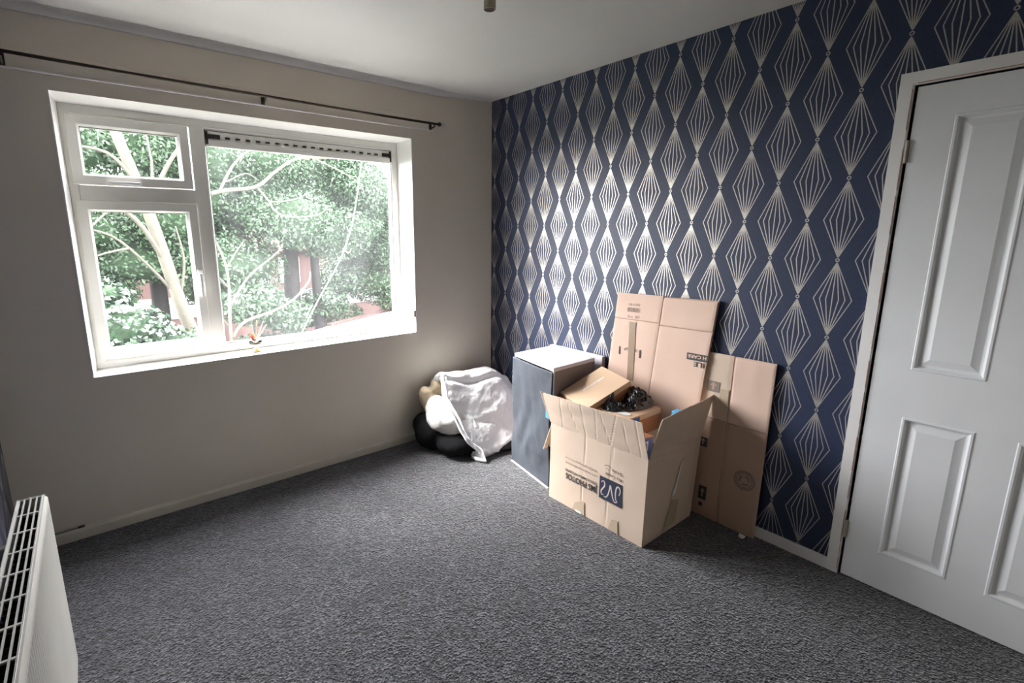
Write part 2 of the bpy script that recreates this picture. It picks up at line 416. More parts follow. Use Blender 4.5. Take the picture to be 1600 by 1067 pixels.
def sash(x0, x1, z0, z1, name, w=.050):
    b = B(); ringframe(b, x0, x1, z0, z1, w, YF-.012, YF+.05, .010)
    o = obj(name, b, M_upvc, win)
    b = B(); ringframe(b, x0+w-.004, x1-w+.004, z0+w-.004, z1-w+.004, .006, YF+.003, YF+.03, .002); obj('gasket', b, M_seal, o)
    b = B(); box(b, x0+w-.003, x1-w+.003, YF+.014, YF+.018, z0+w-.003, z1-w+.003); obj('pane', b, M_glass, o)
    return o
s1 = sash(-2.443, -1.944, 1.701, 2.015, 'top_sash')
s2 = sash(-2.446, -1.938, .843, 1.625, 'lower_sash')
# glazing bead and pane of the fixed light
b = B(); ringframe(b, -1.876, -.735, .832, 2.025, .014, YF-.002, YF+.05, .006); obj('glazing_bead', b, M_upvc, win)
b = B(); ringframe(b, -1.864, -.747, .844, 2.013, .004, YF+.003, YF+.03, .001); obj('gasket', b, M_seal, win)
b = B(); box(b, -1.863, -.748, YF+.018, YF+.022, .845, 2.012); obj('pane', b, M_glass2, win)
# slotted trickle vent across the head of the fixed light
vent = obj('trickle_vent', bbox(-1.862, -.749, YF-.006, YF+.018, 1.930, 1.965, .002), M_upvc, win)
b = B(); box(b, -1.862, -.749, YF+.004, YF+.018, 1.965, 2.011); obj('vent_back', b, M_upvc, vent)
for k in range(18):
    x = -1.752+k*(.895/17); b = B(); box(b, x-.011, x+.011, YF-.004, YF+.006, 1.976, 1.984); obj('slot', b, M_black, vent)
for x0, x1 in ((-1.862, -1.79), (-.812, -.750)):
    b = B(); box(b, x0, x1, YF-.005, YF+.006, 1.972, 1.992); side = x0 if x0 < -1.5 else x1-.012
    box(b, side, side+.012, YF-.007, YF+.01, 1.940, 2.005); obj('end_cap', b, M_black, vent)
# handles
def handle(px, pz, horiz, name='window_handle'):
    L = .115
    b = B()
    if horiz:
        box(b, px-.02, px+.02, YF-.020, YF-.010, pz-.012, pz+.012); box(b, px-L, px+.012, YF-.038, YF-.026, pz-.006, pz+.007); box(b, px-.008, px+.010, YF-.030, YF-.012, pz-.008, pz+.008)
    else:
        box(b, px-.012, px+.012, YF-.020, YF-.010, pz-.03, pz+.03); box(b, px-.007, px+.007, YF-.040, YF-.028, pz-L, pz+.012); box(b, px-.008, px+.008, YF-.030, YF-.012, pz-.01, pz+.01)
    return obj(name, bev(b, .002), mat('bright_white_handle', (.9,.9,.9), .25), win)
handle(-2.195, 1.712, True); handle(-1.958, 1.245, False)
tag(obj('window_catch', bbox(-.697, -.686, -.004, .020, .900, .945, .0015), mat('brown_plastic', (.05,.033,.024), .5)),
    'small brown catch plate on the right window reveal', 'catch')

# ------------------------------------------------------------------ door
door = bpy.data.objects.new('door_1', None); COL.objects.link(door); tag(door, kind='structure')
ly0, ly1, lz0, lz1 = -2.402, -3.142, .006, 1.982
ycols = [ly0, -2.515, -2.720, -2.824, -3.029, ly1]; zr = [lz0, .165, .762, .952, 1.872, lz1]
b = B(); xf, xb = -.006, .034
for j in (0, 2, 4): box(b, xf, xb, ly1, ly0, zr[j], zr[j+1])
for i in (0, 2, 4):
    for j in (1, 3): box(b, xf, xb, ycols[i+1], ycols[i], zr[j]-.0005, zr[j+1]+.0005)
obj('door_leaf', b, M_door, door)
def panel(y1, y0, z0, z1):
    b = B(); prof = [(0, 0), (.003, -.003), (.009, -.003), (.016, .010), (.020, .011), (.024, .011), (.048, .003), (.050, .003)]
    L = []
    for d, x in prof: L.append([b.verts.new((xf+x, yy, zz)) for yy, zz in ((y1-d, z0+d), (y0+d, z0+d), (y0+d, z1-d), (y1-d, z1-d))])
    for a, c in zip(L, L[1:]):
        for k in range(4): b.faces.new((a[k], a[(k+1) % 4], c[(k+1) % 4], c[k]))
    b.faces.new(L[-1]); bmesh.ops.recalc_face_normals(b, faces=b.faces[:])
    if b.faces[:][-1].normal.x > 0: bmesh.ops.reverse_faces(b, faces=b.faces[:])
    return b
for i in (1, 3):
    for j in (1, 3): obj('door_panel', panel(ycols[i], ycols[i+1], zr[j], zr[j+1]), M_door, door)
b = B()
box(b, -.002, .002, -.0, .0, 0, .0) if False else None
for zc in (1.76, .22):
    h = B(); tube(h, [(-.012, -2.397, zc-.04), (-.012, -2.397, zc+.04)], .005, 10); box(h, -.009, -.004, -2.405, -2.390, zc-.038, zc+.038); obj('hinge', h, M_brass, door)
b.free()
# architrave
b = B()
box(b, -.014, 0, -2.388, -2.349, 0, 2.035); box(b, -.014, 0, -3.156, -2.388, 1.9955, 2.035); box(b, -.014, 0, -3.195, -3.156, 0, 2.035)
arch = obj('trim_6', b, M_gloss); tag(arch, kind='structure')
# door lining with chipped edge
b = B(); box(b, -.012, .04, DY0, DY0+.006, 0, DZ+.004); box(b, -.012, .04, DY1, DY0, DZ, DZ+.006); tag(obj('trim_7', b, M_gloss), kind='structure')
b = B(); rnd = random.Random(4)
z = .02
while z < 1.96:
    L = rnd.uniform(.03, .16); w = rnd.uniform(.001, .0028)
    box(b, -.0150, -.0125, -2.3885, -2.3885+w, z, z+L); z += L*rnd.uniform(1.0, 1.5)
box(b, -.0150, -.0125, -3.15, -2.40, 1.9935, 1.9960)
obj('chipped_edge', b, M_chip, arch)

# ------------------------------------------------------------------ curtain rod
rod = thing('curtain_rod', 'thin dark bronze curtain rod above the window', 'curtain rod', loc=(0, 0, 0))
b = B(); tube(b, [(-2.78, -.075, 2.186), (-2.2, -.075, 2.176), (-1.6, -.075, 2.172), (-1.0, -.075, 2.168), (-.505, -.075, 2.170)], .0072, 10); obj('pole', b, M_bronze, rod, True)
for x in (-2.612, -1.600, -.545):
    b = B(); tube(b, [(x, -.014, 2.150), (x, -.030, 2.150), (x, -.060, 2.152), (x, -.075, 2.166)], .0055, 8); box(b, x-.009, x+.009, -.019, -.0141, 2.142, 2.190); obj('bracket', b, M_bronze, rod)
M_crys = mat('clear_acrylic', (.9,.9,.88), .05, Transmission_Weight=.8)
for x, sg in ((-.505, 1), (-2.78, -1)):
    b = B(); lathe(b, [(.004, -.014), (.013, -.012), (.013, .0), (.006, .004)], (x, -.075, 2.170 if sg > 0 else 2.186), 14, 'X'); f = obj('finial', b, M_bronze, rod, True)
    b = B(); bmesh.ops.create_icosphere(b, subdivisions=2, radius=.013, matrix=Matrix.Translation((x+sg*.017, -.075, 2.172 if sg > 0 else 2.186))); obj('finial_ball', b, M_crys, f, True)

# ------------------------------------------------------------------ pendant lamp holder
pen = thing('pendant_lamp_holder', 'bare pendant lamp holder hanging from the ceiling without bulb or shade', 'light', loc=(0, 0, 0))
px, py = -1.272, -1.505
M_hold = mat('aged_white_plastic', (.42,.37,.28), .45)
b = B(); lathe(b, [(.045, H-.022), (.050, H-.012), (.050, H-.0002)], (px, py, 0), 24); obj('ceiling_rose', b, M_gloss, pen, True)
b = B(); tube(b, [(px, py, H-.022), (px, py, 2.275)], .0035, 8); obj('flex', b, M_hold, pen, True)
b = B(); lathe(b, [(.006, 2.285), (.013, 2.28), (.019, 2.262), (.0205, 2.258), (.0205, 2.205), (.0185, 2.2045), (.0185, 2.232)], (px, py, 0), 24); obj('lamp_holder', b, M_hold, pen, True)
b = B(); lathe(b, [(.0180, 2.231), (.0180, 2.209), (.012, 2.208)], (px, py, 0), 20); obj('contact_core', b, mat('brown_bakelite', (.05,.025,.02), .4), pen, True)

# ------------------------------------------------------------------ radiator (left wall)
rad = thing('radiator', 'white panel radiator with open top grille on the left wall', 'radiator', loc=(-2.66, -1.05, 0))
def robj(*a, **k):
    o = obj(*a, **k); o.matrix_parent_inverse = Matrix.Translation((2.66, 1.05, 0)); return o
rx0, rx1, ry0, ry1, rz0, rz1 = -2.686, -2.619, -1.052, -2.75, .100, .702
b = B(); pts = []
nst = 300; Y = [ry0+(ry1-ry0)*k/nst for k in range(nst+1)]
zs = [rz0, rz0+.02, rz0+.028, rz1-.045, rz1-.035, rz1-.012, rz1]
G = []
for k, yy in enumerate(Y):
    ed = min(1, min(k, nst-k)/6); rp_ = (.5-.5*math.cos(k*math.pi/2))*ed
    row = []
    for j, zz in enumerate(zs):
        x = rx1-(.007*rp_ if 2 <= j <= 3 else 0)-(.004 if j in (0,) else 0)-(.010 if j == 6 else 0)
        row.append(b.verts.new((x, yy, zz)))
    G.append(row)
for a, c in zip(G, G[1:]):
    for j in range(len(zs)-1): b.faces.new((a[j], c[j], c[j+1], a[j+1]))
bmesh.ops.solidify(b, geom=b.faces[:], thickness=-.0025) if False else None
robj('front_panel', b, M_rad, rad, True)
b = B(); box(b, rx0, rx0+.003, ry1, ry0, rz0, rz1); box(b, rx0, rx1-.003, ry0-.002, ry0, rz0+.02, rz1); box(b, rx0, rx1-.003, ry1, ry1+.002, rz0+.02, rz1); robj('side_panel', b, M_rad, rad)
g = B(); nx = 4
for k in range(nx+1):
    x = rx0+.003+(rx1-.012-rx0)*k/nx; w = .0016 if 0 < k < nx else .004
    box(g, x-w, x+w, ry1, ry0, rz1-.006, rz1-.001)
yy = ry0-.001
while yy > ry1:
    box(g, rx0, rx1-.006, yy-.006, yy, rz1-.0055, rz1-.002); yy -= .1035
robj('top_grille', g, M_rad, rad)
g = B(); yy = ry0-.02
while yy > ry1+.02:
    box(g, rx0+.006, rx1-.018, yy-.0008, yy+.0008, rz0+.03, rz1-.05); yy -= .024
robj('convector_fins', g, M_radin, rad)
g = B(); box(g, rx0+.0032, rx0+.005, ry1+.01, ry0-.01, rz0+.02, rz1-.02); box(g, rx1-.0165, rx1-.0145, ry1+.01, ry0-.01, rz0+.02, rz1-.02); robj('cavity_shade_sheets', g, M_radin, rad)  # dark sheets added for the shade between the panels
for yy in (ry0-.15, ry1+.15):
    g = B(); box(g, XL+.0005, rx0, yy-.012, yy+.012, rz0+.05, rz1-.06); robj('wall_bracket', g, M_conv, rad)
g = B(); tube(g, [(-2.667, ry0-.03, rz0+.02), (-2.667, ry0-.03, 0)], .0075, 10); robj('feed_pipe', g, M_rad, rad)

# ------------------------------------------------------------------ aerial cable on the skirting
b = B(); tube(b, catmull([(-2.83, -.020, .063), (-2.76, -.019, .064), (-2.70, -.020, .065), (-2.63, -.020, .066)], 4), .004, 8)
t = thing('aerial_cable', 'grey aerial cable lying along the skirting board beside the radiator', 'cable')
obj('cable', b, mat('grey_cable', (.16,.155,.15), .5), t, True)
b = B(); tube(b, [(-2.63, -.020, .066), (-2.605, -.020, .068)], .0058, 8); obj('plug', b, M_black, t, True)

# ------------------------------------------------------------------ flattened boxes leaning on the wallpaper
def lean_board(root, q, segs, th, mt, names, wob=.002, seed=1):
    """q: BL,BR,TR,TL of the whole board (front face); segs: (u0,u1,v0,v1) pieces with a hairline gap"""
    q = [Vector(p) for p in q]; n = (q[1]-q[0]).cross(q[3]-q[0]).normalized()
    def P(u, v): return (q[0]*(1-u)+q[1]*u)*(1-v)+(q[3]*(1-u)+q[2]*u)*v
    out = []
    for k, (u0, u1, v0, v1) in enumerate(segs):
        b = B(); f = lambda u, v, k=k: wob*noise.noise(Vector((u*3+k*7, v*3, seed)))-.0022*(max(0, 1-min(u, 1-u)*22)+max(0, 1-min(v, 1-v)*22))
        slab(b, [P(u0, v0), P(u1, v0), P(u1, v1), P(u0, v1)], n, th, 24, 24, f)
        out.append(obj(names[k], b, mt[k] if isinstance(mt, list) else mt, root))
    return out, P, n
def on_board(P, n, u, v, lift=.0016):
    o = P(u, v)+n*lift; r = (P(u+.01, v)-P(u, v)).normalized(); r = r; w = (P(u, v+.01)-P(u, v)).normalized(); w = (w-r*w.dot(r)).normalized()
    return o, r, w
A_root = thing('flattened_box', 'tall pinkish flattened cardboard box with barcode and tape strip leaning on the wallpaper', 'box', loc=(0, 0, 0))
qA = [(-.082, -1.118, .002), (-.082, -1.694, .002), (-.030, -1.768, 1.143), (-.030, -1.186, 1.130)]
sA = [(0, .4965, 0, .867), (.5025, 1, 0, .857), (0, .4955, .870, 1), (.505, 1, .861, .992)]
partsA, PA, nA = lean_board(A_root, qA, sA, .007, M_card2, ['side_panel', 'side_panel', 'top_flap', 'top_flap'])
b = B(); slab(b, [Vector(PA(.01, .003))-nA*.0085, Vector(PA(.995, .003))-nA*.0085, Vector(PA(1.006, .998))-nA*.0085, Vector(PA(.01, .995))-nA*.0085], nA, .008, 4, 8)
obj('rear_layer', b, M_card3, A_root)
def uvA(y, z):
    v = z/1.136; u = (-y-(1.118+.07*v))/.58; return u, v
def frameA(u, v, flip=False, lift=.0022):
    o, r, w = on_board(PA, nA, u, v, lift)
    return frame2d(o, -r if flip else r, -w if flip else w)
u, v = uvA(-1.268, 1.068); text('barcode_caption', 'GB 42507', .020, frameA(u, v), M_inkf, partsA[2], .075)
u, v = uvA(-1.262, 1.032); F = frameA(u, v); b = B(); x = 0; rnd = random.Random(3)
while x < .084:
    w = rnd.choice((.0012, .0018, .003)); ribbon(b, [(x+w/2, 0), (x+w/2, .024)], w, F); x += w+rnd.choice((.0014, .002))
obj('barcode', b, M_inkf, partsA[2])
u, v = uvA(-1.268, .998); text('box_number', 'Run  007', .020, frameA(u, v), M_inkf, partsA[2], .078)
F = frameA(*uvA(-1.305, .975)); b = B(); Mt = F
vs = [(-.022, 0), (.020, 0), (.028, -.34), (-.012, -.34)]
slab(b, [Mt @ Vector((*vs[3], 0)), Mt @ Vector((*vs[2], 0)), Mt @ Vector((*vs[1], 0)), Mt @ Vector((*vs[0], 0))], nA, .0004, 1, 10)
obj('tape_strip', b, M_tape, partsA[0])
F = frameA(*uvA(-1.300, .800))
for sx_ in (-.068, .068):
    b = B(); ribbon(b, [(sx_, -.024), (sx_, .022)], .008, F); obj('arrow_bar', b, M_ink, partsA[0])
text('way_up_lettering', 'THIS', .020, frameA(*uvA(-1.33, .785), flip=True), M_ink, partsA[0], .036)
text('way_up_lettering', 'WAY UP', .024, frameA(*uvA(-1.350, .822), flip=True), M_ink, partsA[0], .088)
# inverted FRAGILE / WITH CARE stamp running over the right edge
F = frameA(*uvA(-1.643, .853)); b = B(); ribbon(b, [(0, -.014), (.108, -.014)], .036, F, 0); obj('stamp_band', b, M_ink, partsA[1])
text('care_lettering', 'H CARE', .024, frameA(*uvA(-1.748, .849), flip=True, lift=.0030), M_card2, partsA[1], .096, bold=.0006)
text('fragile_lettering', 'ILE', .036, frameA(*uvA(-1.742, .815), flip=True), M_ink, partsA[1], .056, bold=.0006)

B_root = thing('flattened_box', 'shorter brown flattened cardboard box with round stamp leaning between the tall one and the door', 'box', loc=(0, 0, 0))
qB = [(-.048, -1.45, .002), (-.048, -2.056, .002), (-.024, -2.058, .880), (-.024, -1.45, .880)]
sB = [(0, .692, 0, .616), (.702, 1, 0, .612), (0, .690, .620, 1), (.700, 1, .618, .992)]
partsB, PB, nB = lean_board(B_root, qB, sB, .006, [M_card3, M_card3, M_card, M_card2], ['side_panel', 'side_panel', 'top_flap', 'top_flap'], seed=5)  # lower panels darker: shadow of the open box put into their colour
b = B(); slab(b, [Vector(PB(.01, .003))-nB*.0075, Vector(PB(.998, .003))-nB*.0075, Vector(PB(.998, .998))-nB*.0075, Vector(PB(.01, .998))-nB*.0075], nB, .007, 4, 8)
obj('rear_layer', b, M_card2, B_root)
def frameB(y, z, flip=False, lift=.0022):
    o, r, w = on_board(PB, nB, (-y-1.45)/.606, z/.878, lift)
    return frame2d(o, -r if flip else r, -w if flip else w)
F = frameB(-1.984, .278); b = B()
for R_, w in ((.047, .006), (.036, .004)):
    ribbon(b, [(R_*math.cos(a), R_*math.sin(a)) for a in [2*math.pi*k/32 for k in range(33)]], w, F)
for k in range(3):
    a0 = 2*math.pi*k/3; ribbon(b, [(.022*math.cos(a0+t), .022*math.sin(a0+t)) for t in (0, .4, .8, 1.2, 1.5)], .010, F)
for k in range(18):
    a0 = 2*math.pi*k/18; ribbon(b, [(.038*math.cos(a0), .038*math.sin(a0)), (.044*math.cos(a0+.05), .044*math.sin(a0+.05))], .005, F)
obj('round_stamp', b, M_inkf, partsB[1])
def mark(y, z, w, h, name, parent, m=M_ink, glyph=True):
    F = frameB(y, z); b = B(); ribbon(b, [(0, -h/2), (w, -h/2)], h, F)
    o = obj(name, b, m, parent)
    if glyph:
        b = B(); G_ = F @ Matrix.Translation((0, 0, .0006)); ribbon(b, [(w*.5, -h*.8), (w*.5, -h*.3)], w*.14, G_); ribbon(b, [(w*.28, -h*.42), (w*.5, -h*.18), (w*.72, -h*.42)], w*.12, G_); obj('glyph', b, M_card3, o)
mark(-1.755, .735, .062, .055, 'handling_mark', partsB[2], M_inkf)
mark(-1.742, .430, .045, .050, 'handling_mark', partsB[0])
mark(-1.768, .168, .042, .075, 'handling_mark', partsB[0])
F = frameB(-1.775, .075); b = B(); ribbon(b, [(0, -.01), (.020, -.01)], .022, F); obj('handling_mark', b, M_ink, partsB[0])
F = frameB(-1.84, .700); b = B(); ribbon(b, [(-.018, -.03), (.024, -.03)], .07, F); obj('tape_patch', b, M_tapeb, partsB[2])

# ------------------------------------------------------------------ big open box
bx0, bx1, by0, by1, bz = -.533, -.092, -1.158, -1.758, .448
big = thing('packing_box', 'large open cardboard packing box standing on the carpet, full of cartons', 'box', loc=((bx0+bx1)/2, (by0+by1)/2, 0))
bi = Matrix.Translation((-(bx0+bx1)/2, -(by0+by1)/2, 0))
def bobj(*a, **k):
    o = obj(*a, **k); o.matrix_parent_inverse = bi if a[3] is big else Matrix(); return o
T = .005
def wob(seed, amp=.003): return lambda u, v: amp*noise.noise(Vector((u*2.5, v*2.5, seed)))*min(1, 8*min(u, 1-u, v, 1-v))
def creases(seed, us, depth=.0022, base=None):
    def f(u, v):
        h = .003*noise.noise(Vector((u*3, v*3, seed)))*min(1, 8*min(u, 1-u))
        for c, w, s_ in us:
            cc = c+s_*(v-.5); h -= depth*max(0, 1-abs(u-cc)/w)
        return h
    return f
b = B(); slab(b, [(bx0, by0, .001), (bx0, by1, .001), (bx0-.002, by1-.004, bz), (bx0, by0, bz)], (-1, 0, 0), T, 60, 30, creases(1, [(.39, .012, .03), (.66, .014, .04)])); front = bobj('box_side', b, M_card, big)
b = B(); slab(b, [(bx0, by1, .001), (bx1, by1, .001), (bx1+.035, by1-.004, bz), (bx0-.002, by1-.004, bz)], (0, -1, 0), T, 40, 30, creases(2, [(.93, .03, .0)], .001)); side = bobj('box_side', b, M_card, big)
b = B(); slab(b, [(bx1, by1+T, .001), (bx1, by0, .001), (bx1, by0, bz), (bx1, by1+T, bz)], (1, 0, 0), T, 8, 8, None); bobj('box_side', b, M_card, big)
b = B(); slab(b, [(bx1-T, by0, .001), (bx0+T, by0, .001), (bx0+T, by0, bz), (bx1-T, by0, bz)], (0, 1, 0), T, 8, 8, None); bobj('box_side', b, M_card, big)
b = B(); box(b, bx0+T, bx1-T, by1+T, by0-T, .001, .006); bobj('box_base', b, M_card, big)
# flaps
fl = .225; a = math.radians(8)
def flapf(seed, cr):
    g = creases(seed, cr, .002)
    return lambda u, v: g(u, v)+.006*v*noise.noise(Vector((u*2.2, v, seed+9)))
t0 = Vector((bx0-.002, by0+.012, bz)); t1 = Vector((bx0-.003, by1-.004, bz)); d = Vector((-math.sin(a), 0, math.cos(a)))
b = B(); slab(b, [t0-Vector((0, .006, 0)), t1, t1+d*(fl*.80)+Vector((0, .030, 0)), t0+d*(fl*.72)+Vector((0, .038, 0))], (-1, 0, -.15), T*.8, 70, 20,
      flapf(3, [(.18, .01, .05), (.30, .008, -.05), (.42, .012, .02), (.55, .008, .06), (.64, .012, -.05), (.72, .008, .12), (.83, .01, -.02), (.94, .012, 0)]))
fflap = bobj('top_flap', b, M_card, big)
a2 = math.radians(9); t0 = Vector((bx0+.012, by1-.004, bz+.002)); t1 = Vector((bx1+.035, by1-.004, bz)); d = Vector((0, -math.sin(a2), math.cos(a2)))
b = B(); slab(b, [t0, t1, t1+d*.222+Vector((.028, 0, 0)), t0+d*.196+Vector((.030, 0, 0))], (0, -1, -.15), T*.8, 30, 20, flapf(6, [(.5, .01, 0)]))
bobj('top_flap', b, M_card, big)
b = B(); slab(b, [(bx1-.008, by1+.03, bz-.012), (bx1-.008, by0-.03, bz-.012), (bx1-.20, by0-.05, bz-.022), (bx1-.20, by1+.05, bz-.022)], (0, 0, 1), T*.8, 6, 6, None); bobj('top_flap', b, M_cin, big)
b = B(); slab(b, [(bx0+.01, by0+.003, bz), (bx1-.01, by0+.003, bz), (bx1-.02, by0+.075, bz-.19), (bx0+.02, by0+.075, bz-.19)], (0, 1, .3), T*.8, 6, 6, None); bobj('top_flap', b, M_card, big)
# curled torn ear where the two left flaps meet
b = B(); pts = []
slab(b, [(bx0-.006, by0+.016, bz+.02), (bx0-.004, by0+.006, bz+.01), (bx0-.014, by0+.030, bz+.165), (bx0-.030, by0+.062, bz+.168)], (-.5, .7, 0), .003, 6, 10, lambda u, v: .012*math.sin(u*2.5)*v)
bobj('torn_corner', b, M_cin, big)
# printing on the front (upside down, as the box stands on its head)
FX = bx0-.0042
def fF(y, z, lift=0): return frame2d((FX-lift, y, z), (0, 1, 0), (0, 0, -1))
def fobj(o, par): o.matrix_parent_inverse = Matrix(); return o
text('company_lettering', 'JMS PHOTOS', .045, fF(-1.487, .196), M_ink, front, .213, bold=.0014)
text('company_tagline', 'SCHOOLS & COMMERCIAL PHOTOGRAPHERS', .020, fF(-1.487, .221), M_ink, front, .213, bold=.0004)
text('web_line', 'www.jmsphotographers.co.uk', .019, fF(-1.487, .262), M_inkf, front, .215)
text('web_line', 'sales@jmsphotographers.co.uk', .019, fF(-1.487, .289), M_inkf, front, .215)
F = fF(-1.502, .272); b = B()
c = [F @ Vector((*p, 0)) for p in ((-.134, 0), (0, 0), (0, .120), (-.134, .120))]; b.faces.new([b.verts.new(p) for p in ((c[0]), (c[1]), (c[2]), (c[3]))])
logo = obj('logo_square', b, M_navy, front)
F = fF(-1.636, .272, .0006); b = B()       # x to the right of the upright logo, y up
S_J = catmull([(.012, .030), (.006, .048), (.018, .078), (.034, .098), (.044, .080), (.040, .045), (.030, .020), (.016, .018), (.012, .036), (.026, .066), (.044, .098)], 6)
S_J = catmull([(.016, .060), (.010, .035), (.018, .018), (.030, .022), (.036, .050), (.034, .085), (.024, .098)], 6)
S_N = catmull([(.024, .098), (.038, .104), (.050, .088), (.060, .055), (.068, .028), (.072, .050), (.080, .082), (.092, .100), (.104, .100)], 6)
S_S = catmull([(.122, .030), (.114, .020), (.104, .024), (.102, .042), (.112, .060), (.122, .078), (.118, .094), (.106, .092)], 6)
for s_ in (S_J, S_N, S_S): ribbon(b, [(p[0], .125-p[1]-.004) if False else (p[0], p[1]+.002) for p in s_], .0062, F, 0, lambda t: .55+.65*math.sin(math.pi*min(1, max(0, t))))
obj('logo_script', b, M_offw, logo)
text('slogan', 'We Create', .026, fF(-1.634, .302), M_ink, front, .100)
text('slogan', 'Smile', .026, fF(-1.632, .333), M_ink, front, .060)
F = fF(-1.547, .338); b = B()
ribbon(b, [(.019*math.cos(t), .006-.014*math.sin(t)+.004) for t in [math.pi*(.05+.9*k/12) for k in range(13)]], .0028, F @ Matrix.Scale(-1, 4, (0, 1, 0)) if False else F)
for ex in (-.006, .007): ribbon(b, [(ex, .014), (ex, .020)], .004, F)
obj('smile_mark', b, M_ink, front)
# tapes and torn patches
b = B(); slab(b, [(FX-.0003, -1.33, .004), (FX-.0003, -1.415, .004), (FX-.0003, -1.41, .085), (FX-.0003, -1.35, .055)], (-1, 0, 0), .0004); obj('tape_patch', b, M_tapeb, front)
b = B(); slab(b, [(FX-.0003, -1.565, .004), (FX-.0003, -1.625, .004), (FX-.0003, -1.620, .075), (FX-.0003, -1.585, .068)], (-1, 0, 0), .0004); obj('tape_patch', b, M_tapeb, front)
b = B(); slab(b, [(FX-.0006, -1.355, .003), (FX-.0006, -1.392, .003), (FX-.0006, -1.390, .013), (FX-.0006, -1.355, .014)], (-1, 0, 0), .0004); obj('paper_scrap', b, M_white, front)
SY = by1-.006
b = B(); b.faces.new([b.verts.new(p) for p in ((-.313, SY-.001, .188), (-.277, SY-.001, .196), (-.224, SY-.001, .374), (-.232, SY-.001, .372), (-.285, SY-.001, .235))]); obj('white_tear', b, M_white, side)
b = B(); slab(b, [(-.36, SY-.0006, .03), (-.26, SY-.0006, .03), (-.235, SY-.0006, .15), (-.30, SY-.0006, .17)], (0, -1, 0), .0004); obj('tape_patch', b, M_tapeb, side)

# ------------------------------------------------------------------ cartons inside the box
def carton(root, o, u, v, w, hts, names, mats):
    """stack of slabs hanging below the top face spanned by u,v at o"""
    o, u, v = Vector(o), Vector(u), Vector(v); n = u.cross(v).normalized()
    if n.z < 0: n = -n
    z = 0; res = []
    for h, nm, m, ins in zip(hts, names, mats, w):
        b = B(); uu, vv = u.normalized()*ins, v.normalized()*ins
        q = [o+uu+vv, o+u-uu+vv, o+u+v-uu-vv, o+v+uu-vv]
        top = [b.verts.new(p-n*z) for p in q]; bot = [b.verts.new(p-n*(z+h)) for p in q]
        b.faces.new(top); b.faces.new(bot[::-1])
        for k in range(4): b.faces.new((top[k], bot[k], bot[(k+1) % 4], top[(k+1) % 4]))
        bmesh.ops.recalc_face_normals(b, faces=b.faces[:]); bev(b, .0015, 1)
        res.append(obj(nm, b, m, root)); z += h
    return res, n
lowc = thing('packed_carton', 'cartons packed at the bottom of the big open box, mostly hidden below the others', 'carton')
b = B(); box(b, -.515, -.11, -1.60, -1.175, .008, .405); obj('carton_body', b, M_kraft2, lowc)
b = B(); box(b, -.516, -.109, -1.601, -1.174, .405, .412); obj('carton_lid', b, M_kraft, lowc)
c1 = thing('tilted_carton', 'flat kraft carton with a thin white caption, tilted at the left of the open box', 'carton')
o1, u1, v1 = Vector((-.405, -1.100, .578)), Vector((.262, -.085, .128)), Vector((-.038, -.250, -.006))
v1 = v1-u1*(v1.dot(u1)/u1.dot(u1))
r1, n1 = carton(c1, o1, u1, v1, (0, .003), (.030, .075), ('carton_lid', 'carton_body'), (M_kraft, M_kraft2))
F = frame2d(o1+u1*.30+v1*.42+n1*.0008, u1.normalized(), -v1.normalized())
text('white_caption', 'photographs', .026, F, M_white, r1[0], .15, bold=.0005)
c2 = thing('lidded_carton', 'kraft carton with lid and white oval sticker at the right of the open box', 'carton')
r2c, n2 = carton(c2, (-.392, -1.285, .556), (.285, 0, -.002), (-.004, -.273, -.003), (0, .003), (.030, .108), ('carton_lid', 'carton_body'), (M_kraft, M_kraft2))
b = B(); vs = [b.verts.new(Vector((-.352+.022*math.cos(t), -1.492+.042*math.sin(t), .5562))) for t in [2*math.pi*k/24 for k in range(24)]]; b.faces.new(vs); obj('oval_sticker', b, M_white, r2c[0])
b = B(); box(b, -.3955, -.310, -1.5612, -1.5592, .490, .545); obj('blue_label', b, M_blue, r2c[0])
b = B(); box(b, -.398, -.3955, -1.55, -1.42, .528, .550); obj('blue_label', b, M_blue, r2c[0])
c3 = thing('printed_carton', 'slim blue and white printed carton standing in the near corner of the open box', 'carton')
b = B(); box(b, -.500, -.415, -1.705, -1.648, .007, .520); c3b = obj('carton_body', bev(b, .002, 1), M_kraft2, c3)
obj('blue_label', bbox(-.498, -.417, -1.7065, -1.705, .10, .515, 0), M_blue, c3b)
obj('white_label', bbox(-.494, -.455, -1.7075, -1.7065, .455, .505, 0), M_white, c3b)
obj('white_label', bbox(-.494, -.455, -1.7075, -1.7065, .33, .36, 0), M_white, c3b)
obj('round_logo', bbox(-.483, -.468, -1.7085, -1.7075, .465, .495, 0), M_blue, c3b)
c3b.scale = (1, 1, 1)
c4 = thing('small_blue_carton', 'small light blue carton end poking up at the back right of the open box', 'carton')
b = B(); box(b, -.175, -.125, -1.700, -1.655, .44, .575); c4b = obj('carton_body', bev(b, .002, 1), M_lblue, c4); obj('dark_end', bbox(-.172, -.128, -1.7015, -1.6985, .46, .560, 0), M_navy, c4b)
b = B(); box(b, -.215, -.10, -1.74, -1.605, .008, .438); obj('supporting_body', b, M_kraft2, c4)
c5 = thing('blue_orange_carton', 'blue carton with orange edge squeezed behind the left end of the front flap', 'carton')
b = B(); box(b, -.520, -.445, -1.168, -1.100, .452, .540); c5b = obj('carton_body', bev(b, .002, 1), M_lblue, c5)
b = B(); box(b, -.45, -.30, -1.150, -1.060, .542, .560); obj('orange_edge', b, M_kraft2, c5b)

